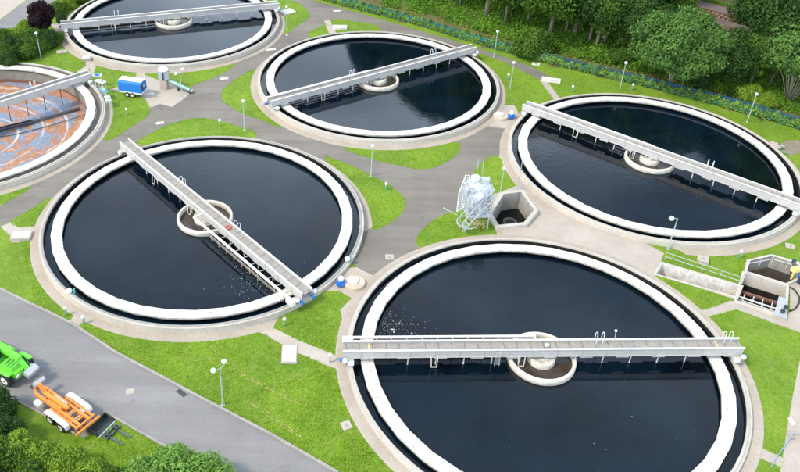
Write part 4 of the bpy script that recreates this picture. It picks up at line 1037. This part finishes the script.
for q in range(4): MB().box((1.1 + q * .22, 0, 1.52 - q * .07), (.05, 1.1, .03), ry=.25).build('hood_louvre', 'dark_green_steel', tl)
mb = MB()
for k_ in range(3): mb.tube([(1.2, .38 + k_ * .05, 1.95), (2.0, .4 + k_ * .05, 1.85), (2.6, .3 + k_ * .04, 1.3)], .022, 6)
mb.build('boom_hoses', 'black_rubber', tl)
MB().box((-.6, .99, 1.4), (.9, .02, .3)).build('side_stripe', 'dark_steel', tl)
MB().tube([(-1.0, .6, 1.7), (-1.0, .6, 2.25)], .05).build('exhaust', 'dark_steel', tl)
MB().lathe([(0, 2.62), (.08, 2.62), (.08, 2.74), (0, 2.78)], (-.8, -.55, 0), 12).build('beacon', 'orange_paint', tl)
MB().tube([(.3, -1.0, 1.9), (.45, -1.25, 1.9)], .03).build('mirror_arm', 'dark_steel', tl); MB().box((.47, -1.28, 1.9), (.06, .2, .3)).build('mirror', 'dark_steel', tl)

# works debris in the channel of the drained tank
for i, (x, y, rr) in enumerate(((97, 80, .2), (101, 86, -.5), (104, 92, -1.0), (108, 100, -1.2))):
    g = flat(x, y, .9); t = thing('scaffold_frame', (g.x, g.y, RZ if i < 2 else .3), rr, ['grey', 'pale', 'teal', 'green'][i] + ' work frame on the right rim of the empty tank', 'frame', 'work frames on the rim of the empty tank')
    m1 = ['galv', 'white_paint', 'teal_paint', 'green_conveyor'][i]
    for q in (-.6, .6):
        for r_ in (-.3, .3): MB().tube([(q, r_, 0), (q, r_, .8)], .035, 6).build('leg', m1, t)
    MB().box((0, 0, .82), (1.5, .75, .06)).build('top', m1, t)
    MB().box((.1, 0, .95), (.5, .35, .2)).build('tool_case', 'blue_motor' if i == 0 else 'galv', t)

# ------------------------------------------------------------------ blue mesh fence
def fence_run(i0, i1, label, offn=.3, top=1.2):
    pts = FENCE[i0:i1 + 1]; o = pts[0]; back = []
    t = thing('mesh_fence', (o.x, o.y, 0), 0, label, 'fence', 'blue mesh fence behind the hedge')
    for a, b in zip(pts, pts[1:]):
        d = (b - a).normalized(); nrm = Vector((-d.y, d.x, 0))
        a2 = a + nrm * offn - o; b2 = b + nrm * offn - o
        n = max(1, round((b2 - a2).length / 2.5))
        for i in range(n):
            p = a2.lerp(b2, i / n); q = a2.lerp(b2, (i + 1) / n)
            hp_, hq = H(p.x + o.x, p.y + o.y), H(q.x + o.x, q.y + o.y)
            MB().tube([(p.x, p.y, hp_), (p.x, p.y, hp_ + top + .1)], .035, 6).build('post', 'dark_steel', t)
            mb = MB(); K = 4
            for z0, z1 in ((.05, top),):
                vs = []
                for j in range(K + 1):
                    r_ = p.lerp(q, j / K); sg = -.06 * math.sin(math.pi * j / K)
                    vs += [(r_.x, r_.y, hp_ + (hq - hp_) * j / K + z0), (r_.x, r_.y, hp_ + (hq - hp_) * j / K + z1 + sg)]
                mb.add(vs, [(2 * j, 2 * j + 2, 2 * j + 3, 2 * j + 1) for j in range(K)])
            mb.build('net_panel', 'mesh_net' if i0 < 5 else 'mesh_net_navy', t)
fence_run(1, 5, 'blue netting fence behind the hedge above the top middle tank')
fence_run(5, 9, 'blue netting fence behind the hedge above the right hand tank', .7, 1.35)
fence_run(9, 13, 'blue netting fence behind the hedge at the upper right corner', .9, 1.45)

# ------------------------------------------------------------------ vegetation
NP = np.random.default_rng(5)
def leaf_mesh(name, pts, nrm, size, mat, aspect=.62):
    n = len(pts); nrm = nrm + NP.normal(0, .55, (n, 3)); nrm /= np.linalg.norm(nrm, axis=1)[:, None]
    r = NP.normal(0, 1, (n, 3)); a = np.cross(nrm, r); a /= np.linalg.norm(a, axis=1)[:, None]; b = np.cross(nrm, a)
    s = (size * NP.uniform(.6, 1.35, n))[:, None]
    V = np.empty((n, 4, 3)); V[:, 0] = pts - a * s; V[:, 1] = pts - b * s * aspect + nrm * s * .12; V[:, 2] = pts + a * s; V[:, 3] = pts + b * s * aspect + nrm * s * .12
    me = bpy.data.meshes.new(name); me.vertices.add(4 * n); me.vertices.foreach_set('co', V.ravel().astype(np.float32))
    me.loops.add(4 * n); me.loops.foreach_set('vertex_index', np.arange(4 * n, dtype=np.int32))
    me.polygons.add(n); me.polygons.foreach_set('loop_start', np.arange(0, 4 * n, 4, dtype=np.int32)); me.polygons.foreach_set('loop_total', np.full(n, 4, dtype=np.int32))
    me.update(calc_edges=True); me.materials.append(MATS[mat]); return me
def crown_points(n, lobes, fill=.25):
    L = np.array(lobes); w = (L[:, 3] * L[:, 4]) ** 1.0; idx = NP.choice(len(L), n, p=w / w.sum())
    d = NP.normal(0, 1, (n, 3)); d /= np.linalg.norm(d, axis=1)[:, None]
    rad = np.where(NP.random(n) < fill, NP.uniform(.3, .9, n), NP.normal(.97, .09, n))
    R3 = np.stack([L[idx, 3], L[idx, 3], L[idx, 4]], 1)
    nz = 1 + .22 * np.sin(d[:, 0] * 7 + idx * 2.3) * np.sin(d[:, 1] * 6 + idx) * np.cos(d[:, 2] * 5)
    return L[idx, :3] + d * R3 * (rad * nz)[:, None], d
def lobes_for(h, w, base, nl, rs=None, qa=.24, qb=.40):
    rs = rs or rnd; out = []; cz = (h + base) / 2; rz = (h - base) / 2
    for i in range(nl):
        th = rs.uniform(0, 6.283); el = math.asin(rs.uniform(-.75, 1)); k = rs.uniform(.45, .78)
        x, y, z = k * math.cos(el) * math.cos(th), k * math.cos(el) * math.sin(th), k * math.sin(el)
        q = rs.uniform(qa, qb)
        out.append((x * w / 2, y * w / 2, cz + z * rz, q * w / 2, q * rz * 1.0 + .25))
    return out
def tree_mesh(h, w, base, nl, nleaf, size, leaf, bark, stems=1, fan=False, fine=False):
    lb = lobes_for(h, w, base, nl, None, *( (.15, .27) if fine else (.22, .36)))
    p, d = crown_points(nleaf, lb, .12); cm = leaf_mesh('crown', p, d, size, leaf)
    mb = MB(); ttop = base + (h - base) * .45
    if fan:
        for l_ in lb:
            e = Vector(l_[:3]); q = Vector((e.x * .5, e.y * .5, e.z * .55)); mb.tube([(e.x * .03, e.y * .03, -.2), q, e], [.05, .035, .015], 6)
    for s in range(0 if fan else stems):
        a0 = rnd.uniform(0, 6.28); tip = (w * .18 * math.cos(a0) * (stems > 1), w * .18 * math.sin(a0) * (stems > 1), ttop)
        r0 = .026 * h * (1 if stems == 1 else .5)
        bx_ = .25 * s if stems > 1 else 0
        mb.tube([(bx_, 0, -.3), (bx_ + tip[0] * .25, tip[1] * .25, ttop * .35), tip], [r0, r0 * .75, r0 * .4], 8)
        for l_ in lb[s::stems][:9]:
            st = Vector((tip[0] * .5, tip[1] * .5, ttop * rnd.uniform(.45, .9))); e = Vector(l_[:3]); m = st.lerp(e, .5) + Vector((0, 0, -.15))
            mb.tube([st, m, e], [r0 * .42, r0 * .28, r0 * .12], 6)
    me = bpy.data.meshes.new('trunk'); me.from_pydata(mb.v, [], mb.f); me.update(); me.shade_smooth(); me.materials.append(MATS[bark])
    return cm, me
def put_tree(meshes, loc, rz, sc, label, group=None, name='tree', cat='tree'):
    t = thing(name, loc, rz, label, cat, group); t.scale = sc
    for nm, me in zip(('crown', 'trunk'), meshes):
        if me is None: continue
        o = bpy.data.objects.new(nm, me); COL.objects.link(o); o.parent = t
    return t
tA = tree_mesh(11.5, 15.5, 1.9, 95, 60000, .19, 'leaf_blue', 'bark_pale', 4, fine=True)
tB = tree_mesh(18, 12, 3.6, 60, 32000, .25, 'leaf_mid', 'bark')
tC = tree_mesh(17, 13, 3.0, 60, 30000, .27, 'leaf_dark', 'bark')
tD = tree_mesh(13, 11, 2.4, 50, 26000, .22, 'leaf_mid', 'bark')
tE = tree_mesh(10.5, 12, 4.6, 34, 17000, .19, 'leaf_blue', 'bark_pale', 5, True)
GW = 'trees in the wood behind the fence'
put_tree(tA, G(668, 86), .3, (.93, .93, .96), 'broad round blue green tree standing alone just behind the fence')
put_tree(tE, G(788, 101), 1.2, (1.1, 1.1, .95), 'airy tree with pale bare stems fanning out at the right edge')
wood = [  # base px, mesh, rotation, scale, label
 (487, 13, tB, 0, 1.0, 'tall tree with pale trunk at the top, above the fence lamp'),
 (549, 39, tD, 1, 1.1, 'bright green tree with a thick trunk above the end of the fence path'),
 (575, 31, tC, 2, .95, 'dark tree with a slim trunk right of the thick trunked one'),
 (605, 40, tD, 3, 1.0, 'leafy green tree left of the broad round tree'),
 (632, 34, tB, 4, .8, 'green tree rising behind the left side of the broad round tree'),
 (765, 66, tC, 5, .78, 'dark tree behind the airy one at the right edge'),
 (752, 54, tC, 6, .72, 'shadowy tree right of the railway gap'),
 (800, 78, tB, .5, .75, 'green tree in the upper right corner'),
 (668, 36, tD, 2.2, .6, 'green tree behind the top of the broad round tree')]
for i, (x, y, ms, a, s, lb) in enumerate(wood): put_tree(ms, G(x, y), a, (s, s, s), lb, GW)
wood2 = [(505, 22, tD, .75, 'leafy green tree left of the thick trunked tree'), (528, 20, tC, .6, 'dark leafy tree between two pale trunks near the top edge'), (566, 30, tD, .7, 'leafy green tree between the thick and the slim trunk'), (590, 38, tC, .6, 'dark leafy tree above the end of the bare earth strip'), (460, 3, tD, .7, 'leafy green tree at the top edge left of the fence lamp'), (618, 44, tD, .7, 'green tree in front of the dark tree left of the broad round one'), (690, 60, tD, .45, 'green tree filling the right shoulder of the broad round tree'), (785, 66, tD, .8, 'green tree rising behind the airy one'),
 (729, 88, tC, .5, 'dark low tree filling the gap right of the broad round tree'), (750, 84, tD, .62, 'green tree behind the light bush near the upper right lamp'), (772, 78, tC, .62, 'dark tree between the airy tree and the railway'), (803, 86, tD, .7, 'green tree crown at the right edge above the fence'), (640, 62, tC, .62, 'dark tree behind the left side of the broad round tree'), (596, 48, tC, .7, 'dark tree left of the broad round tree')]
for i, (x, y, ms, s, lb) in enumerate(wood2): put_tree(ms, G(x, y), i * 1.9, (s, s, s), lb, GW)
back = [(455, -12, tC, 1.05), (430, -22, tB, 1.15), (515, -4, tB, 1.05), (535, 10, tC, 1.0), (565, 6, tB, 1.0), (590, 0, tC, 1.05), (620, 5, tB, 1.05), (650, -5, tC, 1.0), (380, -40, tC, .9), (500, -22, tC, 1.15), (560, -20, tB, 1.1), (610, -22, tC, 1.2),
        (775, 22, tC, 1.0), (805, 40, tB, 1.05), (840, 70, tC, 1.1), (860, 110, tB, 1.0), (790, 0, tB, 1.1), (830, 20, tC, 1.2), (745, -22, tC, 1.0), (690, -50, tB, 1.1), (890, 140, tC, 1.1)]
BL = {0: 'tall wood tree at the top edge above the fence lamp', 2: 'tall wood tree at the top edge left of the thick trunked tree', 3: 'dark wood tree behind the round bank bush', 4: 'tall wood tree directly behind the thick trunked tree',
      5: 'dark wood tree at the top edge above the slim trunk', 6: 'tall wood tree at the top edge left of the railway gap', 7: 'dark wood tree nearest the railway gap on its left', 12: 'dark wood tree right of the railway gap', 13: 'tall wood tree in the upper right corner', 14: 'dark wood tree beyond the right edge'}
for i, (x, y, ms, s) in enumerate(back): put_tree(ms, G(x, y), i * 1.3, (s, s, s * rnd.uniform(.95, 1.15)), BL.get(i, 'tall tree of the background wood, crown merging with its neighbours'), 'tall background trees of the wood')

# shrubs
def shrub_mesh(h, w, nl, n, size, leaf):
    lb = lobes_for(h, w, -.1 * h, nl); p, d = crown_points(n, lb, .2); k = p[:, 2] > -.05
    mb = MB()
    for i in range(7):
        l_ = lb[i % len(lb)]; mb.tube([(0, 0, -.1), (l_[0] * .5, l_[1] * .5, l_[2] * .5), l_[:3]], [.06, .045, .02], 6)
    me = bpy.data.meshes.new('stems'); me.from_pydata(mb.v, [], mb.f); me.update(); me.materials.append(MATS['bark'])
    return leaf_mesh('foliage', p[k], d[k], size, leaf), me
def put_shrub(ms, loc, rz, sc, label, group=None):
    t = thing('shrub', loc, rz, label, 'shrub', group); t.scale = (sc, sc, sc)
    for nm, me in zip(('foliage', 'stems'), ms): o = bpy.data.objects.new(nm, me); COL.objects.link(o); o.parent = t
sM = shrub_mesh(2.4, 4.0, 40, 14000, .10, 'leaf_light'); sD = shrub_mesh(2.6, 3.8, 40, 14000, .10, 'leaf_dark'); sG = shrub_mesh(2.4, 4.2, 40, 14000, .105, 'leaf_mid'); sT = shrub_mesh(3.6, 5.2, 60, 24000, .11, 'leaf_ash')
corner = [(-4, 419, sD, 0.95, 'dark green shrub at the left edge behind the grass verge'), (8, 443, sD, 0.90, 'dark shrub just below the left edge verge'), (22, 462, sM, 0.95, 'light green shrub in the lower left corner'), (45, 469, sM, 0.90, 'yellow green shrub second from the lower left corner'), (66, 477, sM, 0.90, 'yellow green shrub below the orange trailer'),
          (2, 471, sG, 1.05, 'mid green shrub in the lower left corner'), (88, 487, sM, 0.90, 'light shrub at the bottom edge below the bucket'), (112, 494, sG, 0.82, 'green shrub at the bottom edge beneath the pallet forks'), (30, 499, sG, 1.05, 'green shrub cut by the bottom edge at the left'), (60, 504, sM, 1.05, 'light green shrub cut by the bottom edge'), (-10, 501, sD, 1.05, 'dark shrub cut by the bottom left corner')]
for i, (x, y, ms, s, lb) in enumerate(corner): put_shrub(ms, G(x, y), i * 1.1, s, lb, 'shrubs along the bottom left')
ctr = [(148, 492, sT, .72, 'fresh green bush at the bottom edge left of the ash like one'), (176, 492, sT, .95, 'large blue green bush at the bottom edge beside the road'), (203, 500, sT, .92, 'blue green bush at the bottom edge nearest the road')]
for i, (x, y, ms, s, lb) in enumerate(ctr): put_shrub(ms, G(x, y), i * 2.1, s, lb, 'bushes at the bottom edge')
# top left planting
tP = tree_mesh(5.4, 4.3, .3, 26, 12000, .17, 'leaf_purple', 'bark')
g = G(43, 35); put_tree(tP, g, 0, (1, 1, 1), 'dark purple leaved tree standing between shrubs at the top left')
nw = [(2, 62, sG, 1.1), (14, 57, sD, 1.1), (27, 56, sG, 1.05), (5, 50, sG, 1.2), (20, 46, sM, 1.1), (33, 47, sG, 1.1), (48, 47, sD, .9), (-12, 58, sD, 1.2), (-8, 66, sG, 1.0), (10, 68, sD, .75), (28, 35, sM, .9), (55, 43, sG, .7), (40, 52, sG, .8)]
nwl = ['foremost at the left edge', 'second from the left edge', 'left of the lamp post', 'at the left edge behind the first row', 'against the upper road', 'just below the purple tree', 'right of the lamp head', 'beyond the left picture edge, near', 'at the very edge by the drained tank', 'low one near the drained tank', 'beside the upper road left of the purple tree', 'small one under the purple tree on its right', 'small one behind the lamp post']
for i, ((x, y, ms, s), w) in enumerate(zip(nw, nwl)): put_shrub(ms, G(x, y), i * .9, s, 'green shrub ' + w + ' at the top left', 'shrubs at the top left')
nh = [(58, 14, sG, .8), (68, 8, sM, .8), (80, 2, sG, .8), (93, -5, sM, .8), (62, 22, sD, .5), (100, -10, sG, .8)]
for i, (x, y, ms, s) in enumerate(nh): put_shrub(ms, G(x, y), i, s, 'low hedge shrub %s beside the top left tank' % ['nearest the purple tree', 'in the middle of the row', 'before the picture edge', 'at the picture edge', 'dark and smallest, by the bridge end', 'beyond the picture edge'][i], 'hedge shrubs beside the top left tank')
put_shrub(shrub_mesh(4.2, 6.6, 26, 13000, .17, 'leaf_mid'), G(530, 54), 0, 1, 'round green bush on the bank right of the fence lamp')
bb = [(748, 100, sM, .9, 'light green bush at the foot of the airy tree'), (765, 108, sM, .8, 'yellow green bush beneath the pale fanned stems'), (735, 92, sG, .8, 'small bush behind the fence left of the lamp at the upper right'), (700, 86, sD, .8, 'dark bush under the right side of the broad round tree'), (620, 62, sG, .9, 'bush on the bank left of the broad round tree')]
for i, (x, y, ms, s, lb) in enumerate(bb): put_shrub(ms, G(x, y), i * 1.7, s, lb)

# hedge in front of the fence, in three lengths
def hedge(i0, i1, n, label):
    P = []; Nn = []
    pts = FENCE[i0:i1 + 1]
    segs = [(a, b, (b - a).length) for a, b in zip(pts, pts[1:])]; tot = sum(s[2] for s in segs)
    for a, b, L in segs:
        k = int(n * L / tot); t = NP.random(k); d = (b - a).normalized(); nr = np.array((-d.y, d.x, 0))
        base = np.array(a)[None] + t[:, None] * np.array(b - a)[None]
        ss = t * L + (a.x * 1.7)
        hh = 1.15 + .3 * np.sin(ss * 1.9) * np.sin(ss * .7 + 1) + .15 * np.sin(ss * 5.1)
        w = NP.uniform(0, 1.35, k); ph = NP.beta(2.2, 1.1, k)
        z = ph * hh * (1 - .3 * np.abs(w - .8))
        base = base + nr[None] * w[:, None]; base[:, 2] = z
        P.append(base); q = np.stack([-nr[0] * (1 - w), -nr[1] * (1 - w), .4 + ph], 1); Nn.append(q)
    P = np.concatenate(P); Nn = np.concatenate(Nn); Nn /= np.linalg.norm(Nn, axis=1)[:, None]
    h = len(P) // 2; o0 = P[0].copy(); o0[2] = 0
    t = thing('hedge', tuple(o0), 0, label, 'hedge', 'hedge of climbing plants in front of the fence')
    for nm, sl_, mt in (('foliage', slice(0, None, 2), 'leaf_teal'), ('climbing_shoots', slice(1, None, 2), 'leaf_light')):
        o = bpy.data.objects.new(nm, leaf_mesh(nm, P[sl_] - o0, Nn[sl_], .13, mt)); COL.objects.link(o); o.parent = t
hedge(1, 5, 26000, 'teal green hedge in front of the blue fence above the top middle tank')
hedge(5, 9, 20000, 'teal green hedge in front of the blue fence above the right hand tank')
hedge(9, 13, 14000, 'teal green hedge in front of the blue fence at the upper right corner')

# ground cover on the bank
def scatter_bank(n, px0, py0, px1, py1, dmin, dmax, size, mat, hmax, name, label, dens=None):
    P = []
    while len(P) < n:
        x = rnd.uniform(px0, px1); y = rnd.uniform(py0, py1); p = flat(x, y, 1.5)
        d = fence_dist(p.x, p.y)
        if d < dmin or d > dmax: continue
        if abs((Vector((p.x, p.y, 0)) - Vector((mid.x, mid.y, 0))).dot(rn)) < 6.5: continue
        cl = math.sin(p.x * .8 + 2) * math.sin(p.y * .7) + math.sin(p.x * .27) * math.cos(p.y * .31)
        if cl < rnd.uniform(-1.2, .6) - .2 - d * .05: continue
        P.append((p.x, p.y, H(p.x, p.y) + rnd.random() ** 1.5 * hmax * (.6 + .4 * cl)))
    P = np.array(P); N = np.tile((0, -.3, 1.), (n, 1))
    o = bpy.data.objects.new(name, leaf_mesh(name, P, N, size, mat)); COL.objects.link(o); tag(o, label, 'ground cover', kind='stuff')
scatter_bank(95000, 380, -40, 830, 110, 3.8, 30, .18, 'leaf_ivy', .9, 'ivy_cover', 'green ivy and brambles covering the bank under the trees')
scatter_bank(4000, 380, -40, 860, 150, 1.8, 6, .13, 'leaf_light', .6, 'bank_weeds', 'light green weeds just behind the fence')
scatter_bank(9000, 380, -40, 860, 150, 1.8, 8, .13, 'leaf_dry', .25, 'dry_stalks', 'dry brown stalks on the bare strip behind the fence')

# taller tufts standing in the mown grass
def in_poly(x, y, P):
    r = False
    for (a, b), (c, d) in zip(P, P[1:] + P[:1]):
        if (b > y) != (d > y) and x < (c - a) * (y - b) / (d - b) + a: r = not r
    return r
def lawn_tufts(n):
    out = []; tries = 0
    others = [(r[0], r[2], min(p[0] for p in r[2]), max(p[0] for p in r[2]), min(p[1] for p in r[2]), max(p[1] for p in r[2])) for r in REG]
    while len(out) < n and tries < n * 6:
        tries += 1
        y = 30 + 100 * rnd.random() ** 1.7; x = (rnd.random() - .42) * 1.15 * y
        if any((x - c[0]) ** 2 + (y - c[1]) ** 2 < 303 for c in TC.values()): continue
        if y > 85 and fence_dist(x, y) > -.2: continue
        if math.sin(x * 1.1 + math.sin(y * .9) * 2) * math.sin(y * 1.3 + x * .3) < rnd.uniform(-1.6, .5): continue
        top = 'g'
        for nm, P, a, b, c, d in others:
            if a < x < b and c < y < d and in_poly(x, y, P): top = nm
        if top not in ('g', 'lawn'): continue
        if any(in_poly(x, y, h) for h in HOLES): continue
        out.append((x, y, H(x, y) + .015))
    return np.array(out)
P = lawn_tufts(90000)
leaf_n = NP.normal(0, .5, (len(P), 3)); leaf_n[:, 2] = .8
o = bpy.data.objects.new('grass_tufts', leaf_mesh('grass_tufts', P, leaf_n, .075, 'leaf_grass', .4)); COL.objects.link(o); tag(o, 'slightly longer blades standing in the mown lawns', 'grass', kind='stuff')

# short grass tufts along the lawn edges, softening every border
HOLES2 = []
for h in HOLES:
    cx_ = sum(p[0] for p in h) / len(h); cy_ = sum(p[1] for p in h) / len(h)
    HOLES2.append([(cx_ + (p[0] - cx_) * 1.15, cy_ + (p[1] - cy_) * 1.15) for p in h])
def tufts():
    P = []
    for r in REG:
        if r[0] not in ('lawn', 'concrete_path', 'asphalt_road', 'concrete_pad', 'main_road'): continue
        for (ax, ay), (bx_, by) in zip(r[2], r[2][1:] + r[2][:1]):
            L = math.hypot(bx_ - ax, by - ay)
            if L > 60: continue
            for _ in range(int(L * 7)):
                t = rnd.random(); x, y = ax + (bx_ - ax) * t + rnd.gauss(0, .05), ay + (by - ay) * t + rnd.gauss(0, .05)
                if any(math.hypot(x - c[0], y - c[1]) < 17.38 for c in TC.values()): continue
                if fence_dist(x, y) > 0 or any(in_poly(x, y, h) for h in HOLES2): continue
                P.append((x, y, H(x, y) + .03, r[0]))
    return P
tf = tufts()
lawnpx = [r[2] for r in REG if r[0] == 'lawn']
P = np.array([(a, b, c) for a, b, c, nm in tf if nm in ('lawn', 'concrete_path', 'main_road')])
# rings of tufts round the aprons where grass meets them
N = np.tile((0., 0., 1.), (len(P), 1))
o = bpy.data.objects.new('edge_tufts', leaf_mesh('edge_tufts', P, N, .07, 'leaf_grass')); COL.objects.link(o); tag(o, 'ragged grass tufts along the edges of lawns and paths', 'grass', kind='stuff')
print('objects', len(bpy.data.objects))
